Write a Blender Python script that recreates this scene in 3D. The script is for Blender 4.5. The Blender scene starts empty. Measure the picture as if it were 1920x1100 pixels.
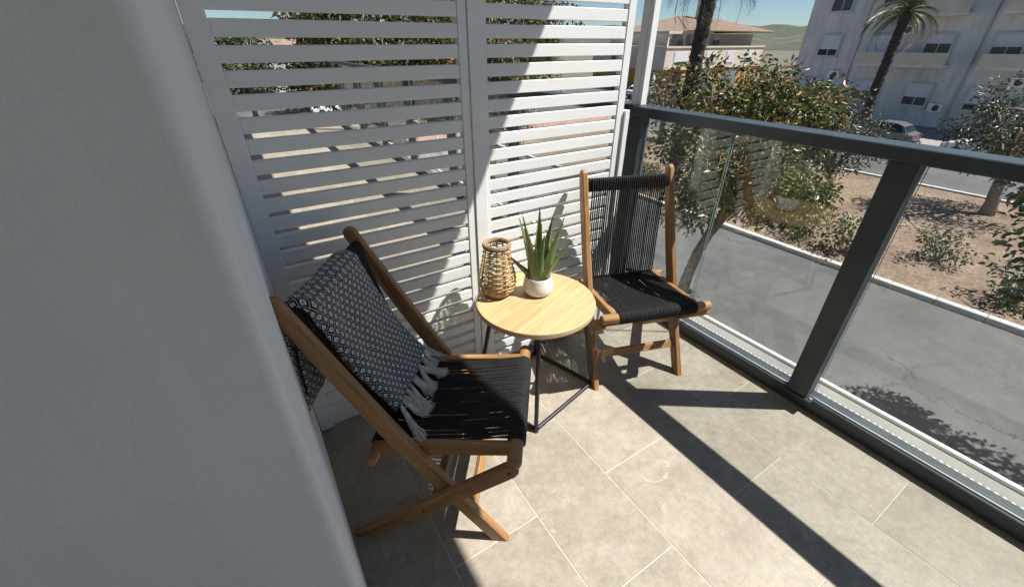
import bpy, bmesh, math, random
from mathutils import Vector, Matrix, noise as mnoise
R = math.radians
scene = bpy.context.scene
C = scene.collection

# ------------------------------------------------------------------ camera, sky, sun, exposure
CAM_H = 1.335
cam_data = bpy.data.cameras.new('camera')
cam_data.sensor_width = 36.0
cam_data.lens = 785.0 / 1920.0 * 36.0
cam_data.clip_start = 0.02
cam_data.clip_end = 6000.0
cam = bpy.data.objects.new('camera', cam_data)
C.objects.link(cam)
cam.location = (0, 0, CAM_H)
cam.rotation_euler = (R(90) - math.atan(472 / 785.0), 0, -R(32.2))
scene.camera = cam

SUN_EL = R(56.3)
SUN_AZ = math.atan2(0.82, -0.572)          # measured from +Y towards +X
to_sun = Vector((math.sin(SUN_AZ) * math.cos(SUN_EL), math.cos(SUN_AZ) * math.cos(SUN_EL), math.sin(SUN_EL)))
world = bpy.data.worlds.new('World')
scene.world = world
world.use_nodes = True
wn = world.node_tree
for n in list(wn.nodes):
    wn.nodes.remove(n)
sky = wn.nodes.new('ShaderNodeTexSky')
sky.sky_type = 'NISHITA'
sky.sun_disc = False
sky.sun_elevation = SUN_EL
sky.sun_rotation = SUN_AZ
sky.altitude = 1500
sky.air_density = 1.0
sky.dust_density = 0.25
sky.ozone_density = 2.0
bg = wn.nodes.new('ShaderNodeBackground')
bg.inputs['Strength'].default_value = 0.05
wo = wn.nodes.new('ShaderNodeOutputWorld')
tint = wn.nodes.new('ShaderNodeMix'); tint.data_type = 'RGBA'; tint.blend_type = 'MULTIPLY'
tint.inputs[0].default_value = 1.0; tint.inputs[7].default_value = (0.85, 0.98, 1.08, 1)
wn.links.new(sky.outputs[0], tint.inputs[6]); wn.links.new(tint.outputs[2], bg.inputs[0])
wn.links.new(bg.outputs[0], wo.inputs[0])

sun_data = bpy.data.lights.new('sun', 'SUN')
sun_data.energy = 5.0
sun_data.angle = R(0.53)
sun_data.color = (1.0, 0.955, 0.89)
sun = bpy.data.objects.new('sun', sun_data)
C.objects.link(sun)
sun.rotation_euler = (-to_sun).to_track_quat('-Z', 'Y').to_euler()
sun.location = (0, 0, 30)

scene.render.engine = 'CYCLES'
scene.view_settings.view_transform = 'Standard'
scene.view_settings.look = 'None'
scene.view_settings.exposure = 0.76
scene.view_settings.gamma = 1.0
scene.view_settings.use_curve_mapping = False
scene.cycles.max_bounces = 10
scene.cycles.transparent_max_bounces = 24
scene.render.resolution_x = 1024
scene.render.resolution_y = 586

# ------------------------------------------------------------------ materials
MATS = {}
class NT:
    def __init__(self, name):
        self.m = bpy.data.materials.new(name)
        self.m.use_nodes = True
        self.t = self.m.node_tree
        self.b = self.t.nodes['Principled BSDF']
        self.o = self.t.nodes['Material Output']
        MATS[name] = self.m
    def n(self, kind, **kw):
        nd = self.t.nodes.new(kind)
        for k, v in kw.items():
            if k in nd.inputs.keys():
                nd.inputs[k].default_value = v
            else:
                setattr(nd, k, v)
        return nd
    def l(self, a, b):
        self.t.links.new(a, b)
    def set(self, **kw):
        for k, v in kw.items():
            self.b.inputs[k.replace('_', ' ')].default_value = v
    def ramp(self, fac, stops):
        r = self.n('ShaderNodeValToRGB')
        cr = r.color_ramp
        while len(cr.elements) > 1:
            cr.elements.remove(cr.elements[0])
        cr.elements[0].position = stops[0][0]
        cr.elements[0].color = (*stops[0][1], 1) if len(stops[0][1]) == 3 else stops[0][1]
        for p, c in stops[1:]:
            e = cr.elements.new(p)
            e.color = (*c, 1)
        self.l(fac, r.inputs[0])
        return r
    def noise(self, vec, scale, detail=4, rough=0.55, dist=0.0):
        nd = self.n('ShaderNodeTexNoise')
        nd.inputs['Scale'].default_value = scale
        nd.inputs['Detail'].default_value = detail
        nd.inputs['Roughness'].default_value = rough
        nd.inputs['Distortion'].default_value = dist
        if vec is not None:
            self.l(vec, nd.inputs['Vector'])
        return nd
    def mapping(self, vec, scale=(1, 1, 1), rot=(0, 0, 0)):
        mp = self.n('ShaderNodeMapping')
        mp.inputs['Scale'].default_value = scale
        mp.inputs['Rotation'].default_value = rot
        self.l(vec, mp.inputs['Vector'])
        return mp.outputs[0]
    def bump(self, height, strength=0.3, dist=0.002):
        b = self.n('ShaderNodeBump')
        b.inputs['Strength'].default_value = strength
        b.inputs['Distance'].default_value = dist
        self.l(height, b.inputs['Height'])
        self.l(b.outputs[0], self.b.inputs['Normal'])
        return b
    def mix(self, fac, a, b, blend='MIX'):
        m = self.n('ShaderNodeMix', data_type='RGBA', blend_type=blend)
        for i, v in ((0, fac), (6, a), (7, b)):
            if hasattr(v, 'node'):
                self.l(v, m.inputs[i])
            else:
                m.inputs[i].default_value = v if i == 0 else ((*v, 1) if len(v) == 3 else v)
        return m.outputs[2]
    def math(self, op, a, b=None, c=None):
        m = self.n('ShaderNodeMath', operation=op)
        for i, v in enumerate((a, b, c)):
            if v is None:
                continue
            if hasattr(v, 'node'):
                self.l(v, m.inputs[i])
            else:
                m.inputs[i].default_value = v
        return m.outputs[0]

def objco(t):
    return t.n('ShaderNodeTexCoord').outputs['Object']
def geoco(t):
    return t.n('ShaderNodeNewGeometry').outputs['Position']

def mat_plain(name, col, rough=0.5, metal=0.0, var=0.12, scale=6.0, bump=0.0, bscale=200.0, spec=0.5):
    t = NT(name)
    co = geoco(t)
    nz = t.noise(co, scale, 5)
    lo = tuple(c * (1 - var) for c in col); hi = tuple(min(1, c * (1 + var)) for c in col)
    rp = t.ramp(nz.outputs[0], [(0.3, lo), (0.7, hi)])
    t.l(rp.outputs[0], t.b.inputs['Base Color'])
    t.set(Roughness=rough, Metallic=metal)
    t.b.inputs['Specular IOR Level'].default_value = spec
    if bump:
        nb = t.noise(co, bscale, 4)
        t.bump(nb.outputs[0], bump, 0.002)
    return t

# white powder-coated aluminium
t = NT('white_aluminium')
co = geoco(t)
nz = t.noise(t.mapping(co, (0.6, 2, 6)), 3.0, 6, 0.6)
rp = t.ramp(nz.outputs[0], [(0.25, (0.76, 0.78, 0.78)), (0.7, (0.83, 0.845, 0.84))])
dust = t.noise(co, 55, 3)
dm = t.ramp(dust.outputs[0], [(0.62, (0, 0, 0)), (0.8, (1, 1, 1))])
t.l(t.mix(t.math('MULTIPLY', dm.outputs[0], 0.22), rp.outputs[0], (0.6, 0.58, 0.53)), t.b.inputs['Base Color'])
rr = t.ramp(nz.outputs[0], [(0.3, (0.30,) * 3), (0.7, (0.42,) * 3)])
t.l(rr.outputs[0], t.b.inputs['Roughness'])
nb = t.noise(co, 900, 2)
t.bump(nb.outputs[0], 0.12, 0.0006)

# anthracite aluminium
t = NT('anthracite_aluminium')
co = geoco(t)
nz = t.noise(co, 9, 6)
rp = t.ramp(nz.outputs[0], [(0.3, (0.030, 0.040, 0.048)), (0.75, (0.048, 0.062, 0.072))])
t.l(rp.outputs[0], t.b.inputs['Base Color'])
t.set(Roughness=0.42)
nb = t.noise(co, 900, 2)
t.bump(nb.outputs[0], 0.15, 0.0006)

mat_plain('black_steel', (0.012, 0.012, 0.013), 0.42, 0, 0.3, 20, 0.15, 700)
mat_plain('rubber', (0.015, 0.015, 0.015), 0.8)
mat_plain('galvanised', (0.35, 0.36, 0.37), 0.45, 0.7, 0.2, 30)
mat_plain('brass_bolt', (0.10, 0.075, 0.05), 0.45, 0.6, 0.2, 60)

# plaster wall
t = NT('white_plaster')
co = geoco(t)
n1 = t.noise(co, 2.2, 7, 0.65); n2 = t.noise(co, 90, 5, 0.65); n3 = t.noise(t.mapping(co, (14, 14, 1.2)), 1.0, 5, 0.6); n4 = t.noise(co, 7, 9, 0.78, 1.5)
rp = t.ramp(n1.outputs[0], [(0.3, (0.70, 0.715, 0.71)), (0.7, (0.79, 0.80, 0.79))])
x = t.mix(0.5, rp.outputs[0], t.ramp(n3.outputs[0], [(0.3, (0.90, 0.90, 0.90)), (0.7, (1.05, 1.05, 1.05))]).outputs[0], 'MULTIPLY')
sp = t.ramp(n2.outputs[0], [(0.62, (0, 0, 0)), (0.72, (1, 1, 1))])
x = t.mix(t.math('MULTIPLY', sp.outputs[0], 0.12), x, (0.45, 0.44, 0.42))
sc_ = t.ramp(n4.outputs[0], [(0.63, (0, 0, 0)), (0.72, (1, 1, 1))])
x = t.mix(t.math('MULTIPLY', sc_.outputs[0], 0.20), x, (0.42, 0.40, 0.37))
t.l(x, t.b.inputs['Base Color'])
t.set(Roughness=0.88)
nb = t.noise(co, 160, 6, 0.7); nc = t.noise(co, 38, 4, 0.6)
t.bump(t.math('ADD', nb.outputs[0], t.math('MULTIPLY', nc.outputs[0], 1.5)), 0.38, 0.003)

# floor tile (greige stoneware)
t = NT('stoneware_tile')
oi = t.n('ShaderNodeObjectInfo')
co = objco(t)
off = t.n('ShaderNodeVectorMath', operation='ADD')
sc = t.n('ShaderNodeVectorMath', operation='SCALE')
sc.inputs[3].default_value = 37.0
comb = t.n('ShaderNodeCombineXYZ')
t.l(oi.outputs['Random'], comb.inputs[0]); t.l(t.math('MULTIPLY', oi.outputs['Random'], 3.7), comb.inputs[1]); t.l(oi.outputs['Random'], comb.inputs[2])
t.l(comb.outputs[0], sc.inputs[0]); t.l(co, off.inputs[0]); t.l(sc.outputs[0], off.inputs[1])
v = off.outputs[0]
n1 = t.noise(v, 5.5, 8, 0.66, 0.3); n2 = t.noise(v, 38, 6, 0.7); n3 = t.noise(v, 190, 4, 0.7); n4 = t.noise(v, 2.2, 3)
base = t.ramp(n1.outputs[0], [(0.26, (0.255, 0.222, 0.174)), (0.5, (0.335, 0.299, 0.242)), (0.76, (0.410, 0.373, 0.311))])
c1 = t.mix(0.6, base.outputs[0], t.ramp(n2.outputs[0], [(0.3, (0.74, 0.73, 0.71)), (0.7, (1.22, 1.21, 1.2))]).outputs[0], 'MULTIPLY')
c2 = t.mix(0.55, c1, t.ramp(n3.outputs[0], [(0.3, (0.72, 0.72, 0.71)), (0.7, (1.22, 1.22, 1.22))]).outputs[0], 'MULTIPLY')
# limescale / scuff marks
n5 = t.noise(v, 11, 10, 0.75, 1.2); n6 = t.noise(v, 3.0, 2)
sm = t.math('MULTIPLY', t.ramp(n5.outputs[0], [(0.575, (0, 0, 0)), (0.68, (1, 1, 1))]).outputs[0], t.ramp(n6.outputs[0], [(0.5, (0, 0, 0)), (0.65, (1, 1, 1))]).outputs[0])
c3 = t.mix(t.math('MULTIPLY', sm, 0.55), c2, (0.60, 0.58, 0.54))
tone = t.n('ShaderNodeMapRange'); t.l(oi.outputs['Random'], tone.inputs[0]); tone.inputs[3].default_value = 0.90; tone.inputs[4].default_value = 1.06
cc = t.n('ShaderNodeVectorMath', operation='SCALE'); t.l(c3, cc.inputs[0]); t.l(tone.outputs[0], cc.inputs[3])
t.l(cc.outputs[0], t.b.inputs['Base Color'])
rr = t.ramp(n2.outputs[0], [(0.3, (0.46,) * 3), (0.7, (0.62,) * 3)])
t.l(rr.outputs[0], t.b.inputs['Roughness'])
t.bump(t.math('ADD', n3.outputs[0], t.math('MULTIPLY', n2.outputs[0], 1.2)), 0.25, 0.001)
mat_plain('grout', (0.49, 0.45, 0.38), 0.9, 0, 0.15, 30, 0.4, 300)
mat_plain('ceiling_paint', (0.50, 0.50, 0.49), 0.9, 0, 0.03)
mat_plain('concrete', (0.25, 0.245, 0.23), 0.9, 0, 0.18, 4, 0.4, 60)
mat_plain('white_trim', (0.78, 0.79, 0.78), 0.5, 0, 0.05)

# teak: 'grain' attribute = (along, across, across)
def wood(name, dark, mid, light, rough, gs=1.0):
    t = NT(name)
    at = t.n('ShaderNodeAttribute', attribute_name='grain')
    v1 = t.mapping(at.outputs['Vector'], (2.2 * gs, 34, 34))
    v2 = t.mapping(at.outputs['Vector'], (7 * gs, 260, 260))
    a = t.noise(v1, 1.0, 5, 0.6, 1.6); b = t.noise(v2, 1.0, 4, 0.6, 0.3)
    c = t.noise(at.outputs['Vector'], 3.0, 2)
    rp = t.ramp(a.outputs[0], [(0.28, dark), (0.5, mid), (0.72, light)])
    x = t.mix(0.5, rp.outputs[0], t.ramp(b.outputs[0], [(0.3, (0.68, 0.66, 0.62)), (0.7, (1.15, 1.14, 1.12))]).outputs[0], 'MULTIPLY')
    x = t.mix(0.6, x, t.ramp(c.outputs[0], [(0.3, (0.82, 0.8, 0.76)), (0.7, (1.12, 1.1, 1.08))]).outputs[0], 'MULTIPLY')
    t.l(x, t.b.inputs['Base Color'])
    t.set(Roughness=rough)
    t.bump(b.outputs[0], 0.18, 0.0008)
    return t
wood('teak', (0.19, 0.092, 0.034), (0.345, 0.185, 0.076), (0.47, 0.285, 0.135), 0.5)

# laminate oak table top, strips along U
t = NT('oak_top')
at = t.n('ShaderNodeAttribute', attribute_name='grain')
sep = t.n('ShaderNodeSeparateXYZ'); t.l(at.outputs['Vector'], sep.inputs[0])
row = t.math('FLOOR', t.math('DIVIDE', sep.outputs[1], 0.046))
wn1 = t.n('ShaderNodeTexWhiteNoise', noise_dimensions='2D')
cmb = t.n('ShaderNodeCombineXYZ'); t.l(row, cmb.inputs[0])
seg = t.math('FLOOR', t.math('DIVIDE', t.math('ADD', sep.outputs[0], t.math('MULTIPLY', row, 0.37)), 1.3)); t.l(seg, cmb.inputs[1])
t.l(cmb.outputs[0], wn1.inputs['Vector'])
sh = t.n('ShaderNodeVectorMath', operation='ADD'); t.l(at.outputs['Vector'], sh.inputs[0])
ws = t.n('ShaderNodeVectorMath', operation='SCALE'); t.l(wn1.outputs['Color'], ws.inputs[0]); ws.inputs[3].default_value = 9.0
t.l(ws.outputs[0], sh.inputs[1])
a = t.noise(t.mapping(sh.outputs[0], (1.6, 55, 40)), 1.0, 6, 0.68, 1.6); b = t.noise(t.mapping(sh.outputs[0], (8, 330, 330)), 1.0, 4, 0.6)
rp = t.ramp(a.outputs[0], [(0.25, (0.40, 0.25, 0.11)), (0.5, (0.56, 0.40, 0.215)), (0.75, (0.66, 0.50, 0.30))])
x = t.mix(0.45, rp.outputs[0], t.ramp(b.outputs[0], [(0.3, (0.74, 0.70, 0.64)), (0.65, (1.1, 1.1, 1.1))]).outputs[0], 'MULTIPLY')
tn = t.ramp(wn1.outputs['Value'], [(0.0, (0.88, 0.86, 0.82)), (1.0, (1.08, 1.07, 1.05))])
x = t.mix(1.0, x, tn.outputs[0], 'MULTIPLY')
t.l(x, t.b.inputs['Base Color']); t.set(Roughness=0.42)
t.bump(b.outputs[0], 0.12, 0.0005)
mat_plain('oak_edge', (0.50, 0.385, 0.235), 0.5, 0, 0.12, 12)

# black cord: twist bump driven by 'grain' x
t = NT('black_cord')
at = t.n('ShaderNodeAttribute', attribute_name='grain')
wv = t.n('ShaderNodeTexWave'); wv.bands_direction = 'DIAGONAL'; wv.inputs['Scale'].default_value = 110; wv.inputs['Distortion'].default_value = 0.4
t.l(at.outputs['Vector'], wv.inputs['Vector'])
nz = t.noise(geoco(t), 30, 4)
rp = t.ramp(nz.outputs[0], [(0.3, (0.0055, 0.0055, 0.006)), (0.7, (0.012, 0.012, 0.0135))])
t.l(rp.outputs[0], t.b.inputs['Base Color']); t.set(Roughness=0.75)
t.bump(wv.outputs[0], 0.6, 0.0008)

# woven throw: diamond lattice with a small square in each diamond (uv in metres)
t = NT('woven_throw')
uv = t.n('ShaderNodeUVMap'); uv.uv_map = 'UVMap'
dist = t.noise(uv.outputs[0], 30, 2)
dv = t.n('ShaderNodeVectorMath', operation='SCALE'); dsub = t.n('ShaderNodeVectorMath', operation='SUBTRACT')
t.l(dist.outputs['Color'], dsub.inputs[0]); dsub.inputs[1].default_value = (0.5, 0.5, 0.5)
t.l(dsub.outputs[0], dv.inputs[0]); dv.inputs[3].default_value = 0.004
ad = t.n('ShaderNodeVectorMath', operation='ADD'); t.l(uv.outputs[0], ad.inputs[0]); t.l(dv.outputs[0], ad.inputs[1])
sp = t.n('ShaderNodeSeparateXYZ'); t.l(ad.outputs[0], sp.inputs[0])
CW, CH = 0.0235, 0.0310
px = t.math('DIVIDE', sp.outputs[0], CW); py = t.math('DIVIDE', sp.outputs[1], CH)
fa = t.math('SUBTRACT', t.math('FRACT', t.math('ADD', px, py)), 0.5)
fb = t.math('SUBTRACT', t.math('FRACT', t.math('SUBTRACT', px, py)), 0.5)
d = t.math('MAXIMUM', t.math('ABSOLUTE', fa), t.math('ABSOLUTE', fb))
pat = t.ramp(d, [(0.0, (0, 0, 0)), (0.075, (0.05,) * 3), (0.10, (1, 1, 1)), (0.235, (1, 1, 1)), (0.27, (0, 0, 0)), (0.43, (0, 0, 0)), (0.465, (0.45,) * 3), (0.5, (0.55,) * 3)])
thr = t.n('ShaderNodeTexWave'); thr.inputs['Scale'].default_value = 260; t.l(uv.outputs[0], thr.inputs['Vector'])
thn = t.noise(uv.outputs[0], 700, 2)
fz = t.ramp(thn.outputs[0], [(0.3, (0.7,) * 3), (0.7, (1.1,) * 3)])
colr = t.mix(pat.outputs[0], (0.016, 0.016, 0.020), (0.78, 0.77, 0.75))
t.l(t.mix(0.7, colr, fz.outputs[0], 'MULTIPLY'), t.b.inputs['Base Color'])
t.set(Roughness=0.95)
t.b.inputs['Sheen Weight'].default_value = 0.15
t.bump(t.math('ADD', t.math('MULTIPLY', thr.outputs[0], 0.4), t.math('ADD', pat.outputs[0], t.math('MULTIPLY', thn.outputs[0], 0.6))), 0.6, 0.0012)
mat_plain('fringe_cotton', (0.80, 0.78, 0.74), 0.95, 0, 0.12, 60)

t = NT('rattan')
nz = t.noise(geoco(t), 42, 5)
oi = t.n('ShaderNodeAttribute', attribute_name='grain')
nz2 = t.noise(t.mapping(oi.outputs['Vector'], (14, 1, 1)), 1.0, 3)
rp = t.ramp(nz.outputs[0], [(0.3, (0.40, 0.26, 0.10)), (0.7, (0.63, 0.46, 0.23))])
t.l(t.mix(0.6, rp.outputs[0], t.ramp(nz2.outputs[0], [(0.3, (0.7, 0.66, 0.6)), (0.7, (1.15, 1.15, 1.1))]).outputs[0], 'MULTIPLY'), t.b.inputs['Base Color'])
t.set(Roughness=0.38)
mat_plain('rattan_dark', (0.30, 0.20, 0.11), 0.5, 0, 0.3, 40)
mat_plain('candle_wax', (0.80, 0.74, 0.60), 0.5, 0, 0.04)
MATS['candle_wax'].node_tree.nodes['Principled BSDF'].inputs['Subsurface Weight'].default_value = 0.15
mat_plain('wick', (0.03, 0.03, 0.03), 0.9)

t = mat_plain('white_ceramic', (0.70, 0.705, 0.70), 0.45, 0, 0.07, 24, 0.15, 90)
mat_plain('gravel_white', (0.62, 0.58, 0.50), 0.85, 0, 0.3, 120)
mat_plain('potting_mark', (0.30, 0.30, 0.30), 0.6)

t = NT('aloe')
at = t.n('ShaderNodeAttribute', attribute_name='grain')
sp = t.n('ShaderNodeSeparateXYZ'); t.l(at.outputs['Vector'], sp.inputs[0])
nz = t.noise(t.mapping(at.outputs['Vector'], (6, 40, 1)), 3.0, 4)
rp = t.ramp(sp.outputs[0], [(0.0, (0.27, 0.35, 0.15)), (0.25, (0.165, 0.265, 0.095)), (0.9, (0.115, 0.20, 0.078)), (1.0, (0.12, 0.11, 0.05))])
x = t.mix(0.6, rp.outputs[0], t.ramp(nz.outputs[0], [(0.3, (0.7, 0.75, 0.7)), (0.7, (1.25, 1.2, 1.1))]).outputs[0], 'MULTIPLY')
t.l(x, t.b.inputs['Base Color']); t.set(Roughness=0.38)
t.b.inputs['Subsurface Weight'].default_value = 0.08
t.bump(nz.outputs[0], 0.1, 0.001)

# glass: thin real slabs, fresnel reflection over a faintly green transparency
def glass(name, tint):
    t = NT(name)
    t.t.nodes.remove(t.b)
    tr = t.n('ShaderNodeBsdfTransparent'); tr.inputs[0].default_value = (*tint, 1)
    gl = t.n('ShaderNodeBsdfGlossy'); gl.inputs['Roughness'].default_value = 0.0
    gl.inputs[0].default_value = (1, 1, 1, 1)
    gm = t.n('ShaderNodeNewGeometry')          # same reflectance on the way in and out of the slab
    ior = t.n('ShaderNodeMapRange'); t.l(gm.outputs['Backfacing'], ior.inputs[0]); ior.inputs[3].default_value = 1.5; ior.inputs[4].default_value = 1 / 1.5
    fr = t.n('ShaderNodeFresnel'); t.l(ior.outputs[0], fr.inputs[0])
    mx = t.n('ShaderNodeMixShader')
    t.l(fr.outputs[0], mx.inputs[0]); t.l(tr.outputs[0], mx.inputs[1]); t.l(gl.outputs[0], mx.inputs[2])
    df = t.n('ShaderNodeBsdfDiffuse'); df.inputs[0].default_value = (0.7, 0.7, 0.68, 1)
    g1 = t.noise(geoco(t), 150, 3, 0.6); g2 = t.noise(geoco(t), 5, 5, 0.6)
    dm = t.math('MULTIPLY', t.ramp(g1.outputs[0], [(0.60, (0.03,) * 3), (0.72, (0.55,) * 3)]).outputs[0], t.ramp(g2.outputs[0], [(0.4, (0.02,) * 3), (0.75, (0.20,) * 3)]).outputs[0])
    m2 = t.n('ShaderNodeMixShader'); t.l(dm, m2.inputs[0]); t.l(mx.outputs[0], m2.inputs[1]); t.l(df.outputs[0], m2.inputs[2])
    t.l(m2.outputs[0], t.o.inputs[0])
glass('clear_glass', (0.955, 0.975, 0.965))
mat_plain('glass_edge', (0.13, 0.19, 0.18), 0.15, 0, 0.1)
mat_plain('car_glass', (0.02, 0.025, 0.03), 0.06, 0, 0.1)
mat_plain('window_dark', (0.03, 0.035, 0.04), 0.12, 0, 0.3, 0.7)

# street
t = NT('asphalt')
co = geoco(t)
n1 = t.noise(co, 0.35, 6); n2 = t.noise(co, 45, 4, 0.75); n3 = t.noise(co, 2.2, 6, 0.7); n4 = t.noise(co, 0.9, 8, 0.7, 2.0)
rp = t.ramp(n1.outputs[0], [(0.3, (0.080, 0.082, 0.083)), (0.7, (0.130, 0.130, 0.128))])
x = t.mix(0.8, rp.outputs[0], t.ramp(n2.outputs[0], [(0.3, (0.6,) * 3), (0.7, (1.35,) * 3)]).outputs[0], 'MULTIPLY')
x = t.mix(0.7, x, t.ramp(n3.outputs[0], [(0.3, (0.75,) * 3), (0.7, (1.2,) * 3)]).outputs[0], 'MULTIPLY')
vo = t.n('ShaderNodeTexVoronoi', feature='DISTANCE_TO_EDGE'); vo.inputs['Scale'].default_value = 0.38
wp = t.n('ShaderNodeVectorMath', operation='ADD'); t.l(co, wp.inputs[0]); t.l(n4.outputs['Color'], wp.inputs[1]); t.l(wp.outputs[0], vo.inputs['Vector'])
ck = t.ramp(vo.outputs[0], [(0.0, (1, 1, 1)), (0.012, (0, 0, 0))])
ckm = t.math('MULTIPLY', ck.outputs[0], t.ramp(n1.outputs[0], [(0.45, (0, 0, 0)), (0.6, (0.8,) * 3)]).outputs[0])
x = t.mix(ckm, x, (0.03, 0.03, 0.03))
oil = t.ramp(n4.outputs[0], [(0.66, (0, 0, 0)), (0.74, (0.6,) * 3)])
x = t.mix(oil.outputs[0], x, (0.045, 0.044, 0.043))
t.l(x, t.b.inputs['Base Color']); t.set(Roughness=0.9)
t.bump(n2.outputs[0], 0.6, 0.012)
mat_plain('earth', (0.13, 0.112, 0.078), 0.95, 0, 0.35, 0.6, 0.6, 8)
t = NT('bed_gravel')
co = geoco(t)
vo = t.n('ShaderNodeTexVoronoi'); vo.inputs['Scale'].default_value = 14; t.l(co, vo.inputs['Vector'])
n1 = t.noise(co, 0.8, 5)
rp = t.ramp(n1.outputs[0], [(0.3, (0.17, 0.115, 0.085)), (0.7, (0.28, 0.21, 0.15))])
bwv = t.n('ShaderNodeSeparateXYZ'); t.l(vo.outputs['Color'], bwv.inputs[0])
t.l(t.mix(0.7, rp.outputs[0], t.ramp(bwv.outputs[0], [(0.0, (0.55, 0.53, 0.5)), (1.0, (1.35, 1.33, 1.3))]).outputs[0], 'MULTIPLY'), t.b.inputs['Base Color']); t.set(Roughness=0.95)
mat_plain('pink_paver', (0.40, 0.235, 0.185), 0.9, 0, 0.15, 3, 0.3, 20)
mat_plain('kerb_stone', (0.55, 0.54, 0.51), 0.85, 0, 0.12, 2)
mat_plain('road_paint', (0.72, 0.72, 0.70), 0.7, 0, 0.12, 5)
mat_plain('bark', (0.25, 0.20, 0.145), 0.95, 0, 0.4, 9, 0.8, 30)
mat_plain('palm_bark', (0.050, 0.038, 0.030), 0.95, 0, 0.5, 9, 0.9, 14)

t = NT('leaf')
at = t.n('ShaderNodeAttribute', attribute_name='leaf_col')
t.l(at.outputs['Color'], t.b.inputs['Base Color'])
t.set(Roughness=0.42)
t.b.inputs['Specular IOR Level'].default_value = 0.5
trn = t.n('ShaderNodeBsdfTranslucent'); t.l(at.outputs['Color'], trn.inputs[0])
mx = t.n('ShaderNodeMixShader'); mx.inputs[0].default_value = 0.22
t.l(t.b.outputs[0], mx.inputs[1]); t.l(trn.outputs[0], mx.inputs[2]); t.l(mx.outputs[0], t.o.inputs[0])

mat_plain('stucco_cream', (0.60, 0.53, 0.44), 0.9, 0, 0.10, 1.2, 0.3, 20)
mat_plain('stucco_grey', (0.56, 0.545, 0.52), 0.9, 0, 0.08, 1.2)
mat_plain('stucco_ochre', (0.50, 0.27, 0.075), 0.9, 0, 0.14, 1.0)
t = NT('stucco_white')
co = geoco(t)
n1 = t.noise(t.mapping(co, (1.6, 1.6, 0.18)), 1.0, 6, 0.7); n2 = t.noise(co, 0.5, 5)
rp = t.ramp(n1.outputs[0], [(0.3, (0.50, 0.485, 0.45)), (0.6, (0.70, 0.685, 0.645))])
t.l(t.mix(0.5, rp.outputs[0], t.ramp(n2.outputs[0], [(0.3, (0.8,) * 3), (0.7, (1.1,) * 3)]).outputs[0], 'MULTIPLY'), t.b.inputs['Base Color']); t.set(Roughness=0.9)
mat_plain('roof_tile', (0.25, 0.18, 0.135), 0.9, 0, 0.25, 2.0, 0.5, 6)
mat_plain('shutter_white', (0.70, 0.71, 0.74), 0.6, 0, 0.05)
mat_plain('dark_railing', (0.09, 0.07, 0.06), 0.6, 0, 0.2)
mat_plain('car_paint_white', (0.75, 0.76, 0.76), 0.25, 0, 0.03)
mat_plain('car_paint_red', (0.35, 0.03, 0.03), 0.25, 0, 0.05)
mat_plain('car_paint_grey', (0.18, 0.19, 0.20), 0.25, 0.4, 0.05)
mat_plain('car_trim', (0.02, 0.02, 0.02), 0.6)
mat_plain('lamp_lens', (0.65, 0.65, 0.62), 0.2)
mat_plain('lamp_red', (0.35, 0.02, 0.02), 0.25)
t = NT('hill_scrub')
co = geoco(t)
n1 = t.noise(co, 0.02, 8, 0.7); n2 = t.noise(co, 0.15, 5, 0.7)
rp = t.ramp(n1.outputs[0], [(0.35, (0.045, 0.062, 0.040)), (0.55, (0.075, 0.085, 0.055)), (0.7, (0.16, 0.135, 0.095))])
t.l(t.mix(0.6, rp.outputs[0], t.ramp(n2.outputs[0], [(0.35, (0.5,) * 3), (0.65, (1.3,) * 3)]).outputs[0], 'MULTIPLY'), t.b.inputs['Base Color']); t.set(Roughness=1.0)

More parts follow.
